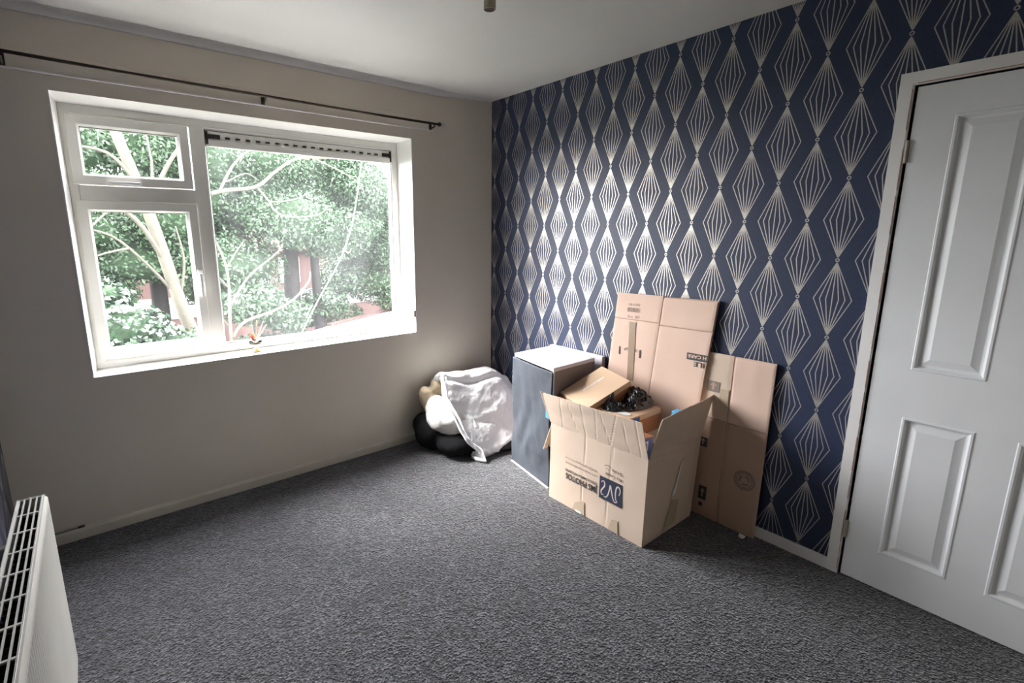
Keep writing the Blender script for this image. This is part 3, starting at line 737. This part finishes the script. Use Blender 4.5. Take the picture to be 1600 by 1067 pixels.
# ------------------------------------------------------------------ lumpy soft things: blobs -> remesh
def blob(name, balls, voxel, disp, mt, parent=None, smooth_it=6, seed=0):
    bm = B()
    for c, r, e in balls:
        m = Matrix.Translation(c) @ Euler([math.radians(q) for q in e]).to_matrix().to_4x4() @ Matrix.Diagonal((*r, 1))
        bmesh.ops.create_icosphere(bm, subdivisions=3, radius=1, matrix=m)
    me = bpy.data.meshes.new('t'); bm.to_mesh(me); bm.free(); o = bpy.data.objects.new('t', me); COL.objects.link(o)
    md = o.modifiers.new('r', 'REMESH'); md.mode = 'VOXEL'; md.voxel_size = voxel
    sm = o.modifiers.new('s', 'SMOOTH'); sm.iterations = smooth_it; sm.factor = .6
    bpy.context.view_layer.update()
    m2 = bpy.data.meshes.new_from_object(o.evaluated_get(bpy.context.evaluated_depsgraph_get()))
    bpy.data.objects.remove(o)
    nr = [v.normal.copy() for v in m2.vertices]
    for v, n_ in zip(m2.vertices, nr):
        v.co += n_*disp(v.co)
        if v.co.z < .003: v.co.z = .003
    m2.name = name
    return obj(name, m2, mt, parent, True)
def ridged(p, s, seed):
    return 1-abs(noise.noise(p*s+Vector((seed, seed*2, 0))))*2.2
# bin bag: crumpled film sheet
def gs(x, y, cx, cy, sx_, sy_, h, rot=0):
    c, s_ = math.cos(rot), math.sin(rot); u = ((x-cx)*c+(y-cy)*s_)/sx_; v = (-(x-cx)*s_+(y-cy)*c)/sy_
    return h*math.exp(-u*u-v*v)
b = B(); ng = 110; Gd = []
for i in range(ng+1):
    row = []
    for j in range(ng+1):
        u, v = i/ng*2-1, j/ng*2-1                       # disc-mapped grid
        x = -.245+.155*u*math.sqrt(1-v*v/2); y = -1.447-.25*(x+.245)+.072*v*math.sqrt(1-u*u/2)
        e = min(1, (1-max(abs(u), abs(v)))*6)
        h = gs(x, y, -.335, -1.405, .024, .026, .075)+gs(x, y, -.165, -1.455, .062, .050, .072)+gs(x, y, -.21, -1.425, .035, .030, .040)+gs(x, y, -.29, -1.462, .09, .018, .026, -.3)+gs(x, y, -.25, -1.48, .05, .03, .022)
        p = Vector((x, y*.7, 0)); k = (.5+5*h)
        fo = noise.noise(Vector((x*18+noise.noise(p*9)*1.5, y*18, 3)))
        cr = .030*(.55-2.2*abs(fo))+.018*(.5-2.4*abs(noise.noise(Vector((x*45-y*26, y*30+x*12, 9)))))+.006*(.5-2.5*abs(noise.noise(p*110)))
        w = noise.noise_vector(Vector((x*26, y*26, h*22)))*.024*e
        z = .5585+(max(.0, h)+max(-.004, cr)*min(1, k))*e
        row.append(b.verts.new((x+w.x, y+w.y, max(z, .5575))))
    Gd.append(row)
for i in range(ng):
    for j in range(ng): b.faces.new((Gd[i][j], Gd[i+1][j], Gd[i+1][j+1], Gd[i][j+1]))
bmesh.ops.recalc_face_normals(b, faces=b.faces[:])
bag = obj('bin_bag', b, M_bin, None, True)
tag(bag, 'crumpled glossy black bin bag lying on the cartons in the open box', 'bag')
# duvet heap in the corner
CG = [[(-.60, -.05, .40), (-.40, -.05, .42), (-.20, -.05, .42), (-.05, -.08, .34)],
      [(-.62, -.16, .50), (-.41, -.15, .485), (-.19, -.14, .50), (-.045, -.22, .40)],
      [(-.635, -.26, .525), (-.41, -.26, .480), (-.17, -.26, .470), (-.04, -.31, .340)],
      [(-.685, -.36, .40), (-.43, -.37, .365), (-.20, -.37, .345), (-.035, -.40, .250)],
      [(-.665, -.45, .265), (-.49, -.46, .240), (-.27, -.46, .225), (-.08, -.47, .160)],
      [(-.615, -.52, .135), (-.515, -.535, .125), (-.33, -.53, .110), (-.14, -.53, .075)],
      [(-.565, -.555, .045), (-.505, -.575, .035), (-.37, -.565, .030), (-.18, -.55, .022)],
      [(-.53, -.47, .015), (-.46, -.47, .012), (-.36, -.46, .012), (-.20, -.46, .012)]]
rows_ = []
for kr_, r_ in enumerate(CG):
    a_, b_ = Vector(r_[0]), Vector(r_[-1]); g_ = max(.25, 1-kr_/7)
    full = [a_+Vector((.13, .06*g_, -.075*g_)), a_+Vector((.020, .035*g_, -.055*g_))]+[Vector(p) for p in r_]
    rows_.append(catmull(full, 24))
cols_ = [catmull([rw[k] for rw in rows_], 16) for k in range(len(rows_[0]))]
b = B(); nu_, nv_ = len(cols_), len(cols_[0]); Gd = [[b.verts.new(cols_[i][j]) for j in range(nv_)] for i in range(nu_)]
for i in range(nu_-1):
    for j in range(nv_-1): b.faces.new((Gd[i][j], Gd[i][j+1], Gd[i+1][j+1], Gd[i+1][j]))
bmesh.ops.recalc_face_normals(b, faces=b.faces[:]); b.normal_update()
if Gd[nu_//2][nv_//2].normal.y > 0:
    bmesh.ops.reverse_faces(b, faces=b.faces[:]); b.normal_update()
disp_ = {}
for i in range(nu_):
    for j in range(nv_):
        s_, t_ = i/(nu_-1), j/(nv_-1); p = Gd[i][j].co
        sw = Vector((s_*3.2+t_*1.4, t_*3.4-s_*1.1, 0))                       # folds run diagonally
        big_ = .026*noise.noise(sw*1.15+Vector((3, 0, 0)))+.009*noise.noise(sw*2.3)
        cre = -.020*math.exp(-((t_-.30-.16*(s_-.5)+.03*math.sin(s_*9))/.016)**2)*min(1, max(0, (s_-.28)*6))   # long crease below the top roll
        cre -= .014*math.exp(-((t_-.60-.34*(s_-.6)+.03*math.sin(s_*11))/.02)**2)*min(1, max(0, (s_-.5)*5))*max(0, 1-t_)*2
        fine = .006*ridged(Vector((s_*6+t_*3, t_*9-s_*4, 1)), 1, 2)+.0028*ridged(Vector((s_*15, t_*16+s_*8, 4)), 1, 1)+.0012*noise.noise(p*70)
        disp_[(i, j)] = big_+cre+fine-.002
for (i, j), d_ in disp_.items(): Gd[i][j].co += Gd[i][j].normal*d_*min(1, (nv_-1-j)/12)
bmesh.ops.solidify(b, geom=b.faces[:], thickness=.03)
for v in b.verts:
    if v.co.z < .003: v.co.z = .003
    v.co.x = min(v.co.x, -.004)
    if v.co.y > -.02: v.co.y = -.02
duv = obj('duvet', b, M_duvet, None, True)
tag(duv, 'white puffy duvet heaped in the corner beside the dark cloth-fronted chest', 'duvet')
pil = blob('pillow', [((-.62, -.29, .235), (.15, .15, .105), (0, 8, -30)), ((-.55, -.26, .22), (.12, .12, .09), (0, 0, 0)), ((-.685, -.24, .30), (.06, .09, .085), (0, 20, 0)), ((-.63, -.36, .19), (.08, .07, .06), (0, 0, 0))], .010,
           lambda p: .009*noise.noise(p*8)+.008*ridged(Vector((p.x+p.y, p.y, p.z*1.5)), 9, 1)-.004+.003*ridged(p, 24, 3), M_duvet2, None, 6)
tag(pil, 'ivory pillow squashed under the left edge of the white duvet', 'pillow')
bei = blob('blanket', [((-.66, -.13, .30), (.06, .07, .14), (0, -25, 0)), ((-.56, -.11, .40), (.09, .06, .07), (0, 0, 0))], .010, lambda p: .006*ridged(p, 20, 1), M_beigef, None, 6)
tag(bei, 'small beige blanket tucked between the ivory pillow and the window wall', 'blanket')
blk = blob('black_cushion', [((-.70, -.20, .12), (.115, .13, .12), (0, 0, 0)), ((-.62, -.36, .085), (.13, .16, .085), (0, 0, -20)), ((-.45, -.40, .05), (.22, .17, .05), (0, 0, -20)), ((-.73, -.15, .17), (.08, .08, .08), (0, 0, 0)), ((-.30, -.50, .035), (.18, .12, .035), (0, 0, 0))], .012, lambda p: .006*noise.noise(p*8)+.003*ridged(p, 14, 1), M_darkf, None, 8)
tag(blk, 'soft black cushion lying on the carpet under the pillow and duvet', 'cushion')

# ------------------------------------------------------------------ cloth-fronted chest
ch = thing('storage_chest', 'tall pale-topped chest with a dark slate cloth hanging over its front', 'chest')
c0, c1_, c2_, c3_ = (-.378, -.690), (-.458, -1.098), (-.085, -1.085), (-.048, -.690)   # footprint FL, FR, BR, BL
def prism(bm, P, z0, z1):
    a = [bm.verts.new((*p, z0)) for p in P]; c = [bm.verts.new((*p, z1)) for p in P]
    bm.faces.new(a[::-1]); bm.faces.new(c)
    for k in range(len(P)): bm.faces.new((a[k], a[(k+1) % len(P)], c[(k+1) % len(P)], c[k]))
    bmesh.ops.recalc_face_normals(bm, faces=bm.faces[:])
b = B(); prism(b, [c0, c1_, c2_, c3_], .705, .727); obj('chest_top', bev(b, .0015, 1), M_chest, ch)
def ins(a, c, t): return (a[0]+(c[0]-a[0])*t, a[1]+(c[1]-a[1])*t)
b = B(); prism(b, [c1_, c2_, ins(c2_, c3_, .04), ins(c1_, c0, .04)], .004, .705); obj('side_panel', b, M_chests, ch)
b = B(); prism(b, [c0, ins(c0, c1_, .04), ins(c3_, c2_, .04), c3_], .004, .705); obj('side_panel', b, M_chests, ch)
b = B(); prism(b, [ins(c2_, c3_, .04), ins(c3_, c2_, .04), ins(ins(c3_, c2_, .04), c0, .03), ins(ins(c2_, c3_, .04), c1_, .03)], .004, .705); obj('back_panel', b, M_chests, ch)
b = B(); prism(b, [(-.396, -.71), (-.468, -1.085), (-.10, -1.08), (-.07, -.71)], .004, .030); obj('base_board', b, M_chest, ch)
nn = Vector((-(c0[1]-c1_[1]), (c0[0]-c1_[0]), 0)).normalized(); nn = nn if nn.x < 0 else -nn
fe = [Vector((*c0, 0)), Vector((*c1_, 0))]
def clothf(u, v):
    g = (1-v)
    e = min(1, 4*v)**1.5
    w_ = noise.noise(Vector((u*3.2-v*2.6+.4*noise.noise(Vector((u*3, v*3, 7))), v*1.1, 2)))
    return .010+(.030*w_+.014*noise.noise(Vector((u*6+v*3, v*2, 5))))*(.35+.65*g)*e+.010*max(0, .3-v)*math.sin(u*5+.5)*e
b = B(); slab(b, [fe[0]+nn*.004+Vector((0, 0, .006)), fe[1]+nn*.004+Vector((0, 0, .006)), fe[1]+nn*.004+Vector((0, 0, .704)), fe[0]+nn*.004+Vector((0, 0, .704))], nn, .003, 50, 60, clothf)
obj('front_cloth', b, M_cloth, ch, True)
tdir = (fe[1]-fe[0]).normalized()
for e0, w in ((fe[0], .004), (fe[1], -.004)):
    b = B(); slab(b, [e0+nn*.002, e0+nn*.002+tdir*w, e0+nn*.002+tdir*w+Vector((0, 0, .726)), e0+nn*.002+Vector((0, 0, .726))], nn, .006); obj('edge_trim', b, M_chest, ch)
b = B(); slab(b, [fe[0]+nn*.024+Vector((0, 0, .001)), fe[1]+nn*.024+Vector((0, 0, .001)), fe[1]+nn*.024+Vector((0, 0, .0035)), fe[0]+nn*.024+Vector((0, 0, .0035))], nn, .03); obj('bottom_rail', b, M_chest, ch)
bp = thing('upright_board', 'narrow pale board standing upright between the chest and the wallpaper', 'board')
b = B(); box(b, -.038, -.006, -1.105, -.665, .002, .728); obj('board_panel', bev(b, .002, 1), M_chest, bp)

# ------------------------------------------------------------------ reed diffuser on the sill
dx, dy, dz = -1.722, .078, .7935
df = thing('reed_diffuser', 'small amber reed diffuser with pale reeds on the window sill', 'diffuser', loc=(dx, dy, dz))
M_cg = mat('clear_diffuser_glass', (.95,.95,.93), .03, Transmission_Weight=1.0, IOR=1.3)
M_amb = mat('amber_oil', (.09,.022,.008), .3); M_yel = mat('yellow_wax', (.85,.62,.15), .4); M_reed = mat('reed', (.62,.46,.36), .8); M_org = mat('orange_flower', (.85,.22,.08), .7)
b = B(); lathe(b, [(.026, .0), (.028, .003), (.020, .010), (.006, .016), (.005, .030), (.014, .036), (.032, .044), (.038, .056), (.039, .070), (.037, .070), (.035, .058), (.010, .046), (.001, .044)], (0, 0, 0), 24); obj('glass_stand', b, M_cg, df, True)
b = B(); lathe(b, [(.012, .0460), (.030, .0500), (.0345, .058), (.0358, .0685), (.001, .0685)], (0, 0, 0), 24); obj('amber_bowl', b, M_amb, df, True)
b = B(); lathe(b, [(.022, .0105), (.0245, .004), (.027, .0035), (.0285, .0045), (.0215, .0118)], (0, 0, 0), 20); obj('wax_ring', b, M_yel, df, True)
for k, (x, y, h) in enumerate([(-.048, .01, .175), (-.012, .02, .16), (.012, 0, .185), (.052, .01, .175), (.070, .02, .15), (-.02, -.02, .12)]):
    b = B(); tube(b, [(x*.1, y*.1, .066), (x, y-.01, h)], .0022, 6); obj('reed', b, M_reed, df)
b = B()
for k in range(6):
    a = k*1.05; tube(b, [(-.012, 0, .068), (-.020+.012*math.cos(a), .010*math.sin(a), .100+.006*(k % 3))], .004, 5, r_end=.0015)
obj('orange_flower', b, M_org, df)

# ------------------------------------------------------------------ paper scraps on the carpet
def scrap(x, y, label, seed):
    b = B(); rnd = random.Random(seed); slab(b, [(x, y, .004), (x+.035, y-.008, .006), (x+.030, y+.020, .012), (x+.004, y+.016, .008)], (0, 0, 1), .001, 4, 3, lambda u, v: .004*math.sin(u*5+seed))
    tag(obj('paper_scrap', b, M_white), label, 'paper')
scrap(-.098, -2.020, 'tiny torn white paper scrap at the foot of the brown flattened box', 2)

# ------------------------------------------------------------------ outside
GZ = -2.7
M_lawn = noisy('lawn', (0.0168, 0.02184, 0.01176), (0.0252, 0.03024, 0.0168), 1.5, .95, 0)
b = B(); box(b, -40, 60, .6, 90, GZ-.1, GZ); tag(obj('garden_ground', b, M_lawn), kind='structure')
def leafmat(name, stops, rough=.5, trans=.25):
    m = mat(name, stops[0][1], rough, spec=.4); n = N(m)
    g = n.new('ShaderNodeNewGeometry'); n.link(n.ramp(g.outputs['Random Per Island'], stops), n.b.inputs['Base Color'])
    t = m.node_tree; tl = t.nodes.new('ShaderNodeBsdfTranslucent'); mx = t.nodes.new('ShaderNodeMixShader'); mx.inputs[0].default_value = trans
    t.links.new(n.b.inputs['Base Color'].links[0].from_socket, tl.inputs[0]); out = [x for x in t.nodes if x.type == 'OUTPUT_MATERIAL'][0]
    t.links.new(n.b.outputs[0], mx.inputs[1]); t.links.new(tl.outputs[0], mx.inputs[2]); t.links.new(mx.outputs[0], out.inputs[0])
    return m
L_fir = leafmat('conifer_foliage', [(0, (0.00814, 0.02035, 0.00823)), (.5, (0.01953, 0.0426, 0.01797)), (1, (0.0407, 0.07717, 0.03493))])
L_fir2 = leafmat('pale_conifer_foliage', [(0, (0.01499, 0.03245, 0.01468)), (.5, (0.02788, 0.05478, 0.02716)), (1, (0.04797, 0.08453, 0.04435))])
L_holly = leafmat('ivy_leaves', [(0, (0.00305, 0.0104, 0.00459)), (.5, (0.00687, 0.0189, 0.00841)), (1, (0.01988, 0.04347, 0.01988))], .3, .1)
L_rust = leafmat('rust_leaves', [(0, (0.06586, 0.02033, 0.01176)), (.6, (0.09878, 0.03511, 0.02184)), (1, (0.1176, 0.06283, 0.03696))])
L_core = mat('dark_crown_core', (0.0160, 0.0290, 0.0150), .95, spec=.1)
M_bark = noisy('pale_bark', (0.02948, 0.02653, 0.01764), (0.04127, 0.0376, 0.02394), 5, .8, .4, 20, .02)
M_bark2 = noisy('brown_bark', (0.0042, 0.00336, 0.00302), (0.00756, 0.00588, 0.00504), 5, .9, .5, 14, .03)
def leaves(name, clumps, n, size, mt, parent, seed, flat=.45, core=True, droop=.0):
    rs = np.random.RandomState(seed); C = np.array([c[0] for c in clumps], float); R = np.array([c[1] for c in clumps], float)
    w = (R[:, 0]*R[:, 1]+R[:, 1]*R[:, 2]+R[:, 0]*R[:, 2]); idx = rs.choice(len(clumps), n, p=w/w.sum())
    d = rs.normal(size=(n, 3)); d /= np.linalg.norm(d, axis=1)[:, None]
    rad = (.72+.38*rs.rand(n)**.7)[:, None]
    P = C[idx]+d*R[idx]*rad
    nrm = d*.6+rs.normal(size=(n, 3))*.55+np.array([0, -.1, .35]); nrm /= np.linalg.norm(nrm, axis=1)[:, None]
    a = np.cross(nrm, rs.normal(size=(n, 3))); a[:, 2] -= droop; a -= nrm*(a*nrm).sum(1)[:, None]; a /= np.linalg.norm(a, axis=1)[:, None]; c = np.cross(nrm, a)
    s = (size*(.6+.8*rs.rand(n)))[:, None]
    V = np.stack([P-a*s, P+c*s*flat, P+a*s, P-c*s*flat], 1).reshape(-1, 3)
    verts = V; F = np.arange(n*4).reshape(-1, 4)
    me = bpy.data.meshes.new(name)
    vl = [tuple(v) for v in verts]; fl_ = [tuple(f) for f in F]
    nleaf = len(fl_); ncore = 0
    if core:
        bm = B()
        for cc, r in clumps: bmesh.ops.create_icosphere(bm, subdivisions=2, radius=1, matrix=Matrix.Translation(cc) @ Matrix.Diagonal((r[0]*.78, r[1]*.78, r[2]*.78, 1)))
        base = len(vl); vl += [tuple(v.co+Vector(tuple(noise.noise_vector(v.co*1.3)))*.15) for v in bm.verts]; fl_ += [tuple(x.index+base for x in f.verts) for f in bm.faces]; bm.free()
    me.from_pydata(vl, [], fl_)
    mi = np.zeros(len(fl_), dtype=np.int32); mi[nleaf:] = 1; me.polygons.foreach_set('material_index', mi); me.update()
    o = obj(name, me, [mt, L_core], parent); o['kind'] = 'stuff'; return o
def rclumps(rnd, n, x, y, z, r):
    out = []
    for _ in range(n):
        q = rnd.uniform(*r); out.append(((rnd.uniform(*x), rnd.uniform(*y), rnd.uniform(*z)), (q*1.2, q, q*.75)))
    return out
def tree(name, label, clumps, n, size, mt, trunk, tr_r, bark, seed, branches=(), **k):
    t = thing(name, label, 'tree', 'trees outside the window' if False else None)
    leaves('foliage', clumps, n, size, mt, t, seed, **k)
    b = B(); tube(b, catmull(trunk, 5), tr_r, 10, r_end=tr_r*.55); obj('trunk', b, bark, t, True)
    for br, r in branches:
        b = B(); tube(b, catmull(br, 5), r, 7, r_end=r*.35); obj('branch', b, bark, t, True)
    return t
rn = random.Random(11)
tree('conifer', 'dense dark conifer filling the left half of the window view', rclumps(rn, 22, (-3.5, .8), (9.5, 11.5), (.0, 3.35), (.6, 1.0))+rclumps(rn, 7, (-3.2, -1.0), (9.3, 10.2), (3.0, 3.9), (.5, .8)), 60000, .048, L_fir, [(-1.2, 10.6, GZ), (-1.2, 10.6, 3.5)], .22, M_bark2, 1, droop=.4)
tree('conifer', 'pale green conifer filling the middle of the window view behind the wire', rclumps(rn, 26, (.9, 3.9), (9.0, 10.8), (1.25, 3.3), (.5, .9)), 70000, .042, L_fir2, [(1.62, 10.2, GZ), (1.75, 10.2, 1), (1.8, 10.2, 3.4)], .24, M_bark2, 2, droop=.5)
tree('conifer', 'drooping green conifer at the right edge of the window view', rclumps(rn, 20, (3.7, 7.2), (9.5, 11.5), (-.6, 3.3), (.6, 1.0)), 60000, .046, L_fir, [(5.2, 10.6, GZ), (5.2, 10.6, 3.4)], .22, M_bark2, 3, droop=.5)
tree('cypress', 'slender twin brown trunk tree in the middle of the window view', rclumps(rn, 5, (2.0, 3.6), (10.2, 11), (-.9, .3), (.35, .6)), 5000, .06, L_fir2, [(2.35, 10.0, GZ), (2.30, 10.0, .2), (2.25, 10.0, 2.5)], .15, M_bark2, 4, core=False)
# pale, almost bare tree at the left
br = [([(-1.39, 7, 1.0), (-1.75, 6.7, 1.7), (-2.3, 6.4, 2.05), (-2.9, 6.3, 2.1)], .045), ([(-1.52, 7, 1.75), (-1.3, 6.9, 2.4), (-.9, 6.7, 3.0), (-.4, 6.7, 3.3)], .045), ([(-1.30, 7, .45), (-1.6, 6.9, .9), (-2.1, 6.6, 1.45), (-2.7, 6.4, 1.6)], .03),
      ([(-1.65, 7, 2.3), (-2.0, 6.8, 2.7), (-2.6, 6.7, 2.75)], .035), ([(-1.25, 7, .3), (-1.12, 6.9, 1.0), (-1.2, 6.8, 1.6)], .028), ([(-1.55, 7, 1.9), (-1.42, 6.9, 2.5), (-1.45, 6.9, 3.1)], .03),
      ([(-2.0, 6.6, 1.9), (-2.3, 6.5, 1.6), (-2.6, 6.4, 1.2)], .018), ([(-1.9, 6.7, 1.25), (-2.3, 6.5, 1.15), (-2.7, 6.5, .9)], .018), ([(-2.2, 6.5, 2.05), (-2.45, 6.5, 2.4), (-2.5, 6.5, 2.8)], .016)]
tree('bare_tree', 'pale-barked nearly bare tree leaning across the left panes', rclumps(rn, 6, (-3.3, -2.0), (7.2, 7.9), (2.0, 3.6), (.25, .4)), 2600, .05, L_fir2, [(-.9, 7, GZ), (-1.05, 7, -.6), (-1.22, 7, .2), (-1.45, 7, 1.4), (-1.62, 7, 2.2), (-1.85, 7, 3.1), (-2.05, 7, 4.1)], .125, M_bark, 5, br, core=False)
# big curved bare limbs in front of the conifers
sh = thing('leafless_shrub', 'thin pale leafless shrub rising right of the window mullion', 'shrub')
for pts, r in [([(-.62, 6, GZ), (-.68, 6, -.3), (-.64, 6, .5), (-.66, 6, 1.0), (-.80, 6, 1.45)], .030), ([(-.66, 6, -.25), (-.45, 6, .0), (.05, 6, .15), (.40, 6, .32), (.65, 5.9, .62), (.70, 5.9, .8)], .026),
               ([(-.64, 6, .3), (-.3, 6.1, .75), (.15, 6.1, 1.1), (.30, 6.1, 1.25)], .020), ([(-.66, 6, .9), (-.5, 6, 1.15), (-.35, 6, 1.35)], .014),
               ([(-.65, 6, .6), (-.85, 6, .9), (-.95, 6, 1.1)], .014), ([(-.66, 6, -.1), (-.8, 6, .15), (-.84, 6, .5)], .013)]:
    b = B(); tube(b, catmull(pts, 6), r, 8, r_end=r*.5); obj('stem', b, M_bark, sh, True)
li = thing('overhanging_limb', 'long pale curved limb arching across the large pane', 'branch')
for pts, r in [([(-1.3, 6.3, 1.9), (-.6, 6.2, 2.15), (-.08, 6, 2.24), (.25, 6, 2.5), (.62, 6, 2.74), (1.1, 6, 2.80), (1.55, 6, 2.82)], .035), ([(-.05, 6, 2.22), (.12, 6, 2.0), (.20, 6, 1.85), (.45, 6, 1.76), (.9, 6, 1.80), (1.1, 6, 1.9)], .020),
               ([(-.6, 6.2, 2.15), (-.35, 6.1, 2.6), (.05, 6.1, 2.95), (.3, 6.1, 3.1)], .024), ([(.9, 6, 2.79), (1.4, 6, 2.6), (1.8, 6, 2.4)], .014), ([(.12, 6, 2.0), (.5, 6, 2.05), (.85, 6, 2.2)], .012), ([(-.5, 6.1, 2.3), (-.2, 6.1, 2.45), (.0, 6.1, 2.35)], .012)]:
    b = B(); tube(b, catmull(pts, 6), r, 7, r_end=r*.4); obj('branch', b, M_bark, li, True)
iv = thing('ivy_bush', 'dark glossy ivy bush low in the left pane', 'bush')
leaves('foliage', rclumps(rn, 16, (-3.0, -1.55), (5.0, 6.0), (-1.2, .75), (.32, .55)), 13000, .045, L_holly, iv, 21, flat=.7)
b = B(); tube(b, [(-2.2, 5.6, GZ), (-2.2, 5.6, -.5)], .06, 8); obj('stem', b, M_bark2, iv)
lf = thing('low_conifer', 'small bright green conifer below the house front', 'bush')
leaves('foliage', rclumps(rn, 8, (-.2, 1.5), (8.3, 9.2), (-1.4, .05), (.35, .6)), 9000, .06, L_fir2, lf, 22, droop=.5)
b = B(); tube(b, [(.6, 8.8, GZ), (.6, 8.8, -1)], .06, 8); obj('stem', b, M_bark2, lf)
ru = thing('rust_leaved_tree', 'small tree with rusty orange leaves in front of the house', 'tree')
leaves('foliage', rclumps(rn, 7, (.55, 1.75), (11.2, 11.8), (.75, 1.45), (.14, .26)), 1500, .05, L_rust, ru, 23, core=False)
b = B(); tube(b, [(1.0, 11.5, GZ), (1.05, 11.5, 1.4)], .05, 8); obj('trunk', b, M_bark2, ru)
# neighbouring brick house seen through the trees
M_brick = noisy('red_brick', (0.03024, 0.0121, 0.00941), (0.04234, 0.01747, 0.01344), 30, .85, 0); M_roof = noisy('roof_tile', (0.03326, 0.01478, 0.01075), (0.04536, 0.02016, 0.01478), 20, .8, 0); M_render = noisy('white_render', (0.10584, 0.09408, 0.1008), (0.13608, 0.12096, 0.12768), 5, .7, 0)
hs = thing('brick_house', 'red brick house with white windows seen through the trees', 'house')
b = B(); box(b, -4, 10, 18, 24, GZ, .9); obj('wall', b, M_brick, hs)
b = B(); prv = [(-4.3, 17.6, .85), (10.3, 17.6, .85), (10.3, 21, 3.4), (-4.3, 21, 3.4)]; slab(b, prv, (0, -.6, .8), .12, 10, 6); slab(b, [(10.3, 24.4, .85), (-4.3, 24.4, .85), (-4.3, 21, 3.4), (10.3, 21, 3.4)], (0, .6, .8), .12, 10, 6); obj('roof', b, M_roof, hs)
for x in (-2.6, -.2, 1.5, 2.5, 3.7, 6.0, 8.2):
    f = obj('window', bbox(x, x+.85, 17.93, 18.02, -.5, .55, 0), M_render, hs); obj('pane', bbox(x+.08, x+.77, 17.91, 17.93, -.42, .47, 0), mat('house_pane', (.35,.40,.45), .1), f)
obj('render_band', bbox(-4, 10, 17.97, 18.0, -1.6, -.8, 0), M_render, hs)
# neighbour's flat-roofed extension with red brick parapet, lower right of the view
ex = thing('roofed_extension', "neighbour's pale felt-roofed extension with a red brick edge", 'building')
b = B(); P0 = [(-.9, 3.2), (.55, 7.7), (2.0, 8.6), (5.2, 10.4), (8.0, 8.0), (4.5, 2.6)]
prism(b, P0, GZ, -.80); obj('wall', b, M_brick, ex)
b = B(); prism(b, [(p[0]*1.005, p[1]-.02) for p in P0], -.80, -.74); obj('roof', b, mat('pale_roof_felt', (.36,.36,.36), .6), ex)
b = B()
for a_, c_ in ((P0[2], P0[3]),):
    for k in range(40):
        t0_, t1_ = k/40, (k+.88)/40
        A_ = Vector((*a_, 0)).lerp(Vector((*c_, 0)), t0_); C_ = Vector((*a_, 0)).lerp(Vector((*c_, 0)), t1_)
        w_ = Vector((-(c_[1]-a_[1]), c_[0]-a_[0], 0)).normalized()*.1
        slab(b, [A_+Vector((0, 0, -.74)), C_+Vector((0, 0, -.74)), C_+Vector((0, 0, -.67)), A_+Vector((0, 0, -.67))], w_, .12)
o = obj('parapet_bricks', b, M_brick, ex); o['kind'] = 'stuff'
# telephone wire outside the pane
b = B(); tube(b, catmull([(.35, 2.4, 3.6), (-.12, 2.0, 1.99), (-.319, 2.0, 1.308), (-.756, 2.0, .593), (-1.9, 2.0, -1.4), (-2.3, 2.0, -2.69)], 8), .006, 6)
tw = thing('telephone_wire', 'white wire hanging diagonally outside the large pane', 'wire')
obj('wire', b, mat('white_cable', (.05,.052,.046), .5), tw, True)
b = B(); bmesh.ops.create_icosphere(b, subdivisions=2, radius=.016, matrix=Matrix.Translation((-.319, 2.0, 1.308))); tube(b, [(-.319, 2, 1.308), (-.28, 2, 1.27), (-.255, 2, 1.285)], .005, 6); obj('cable_clamp', b, M_gloss, tw, True)
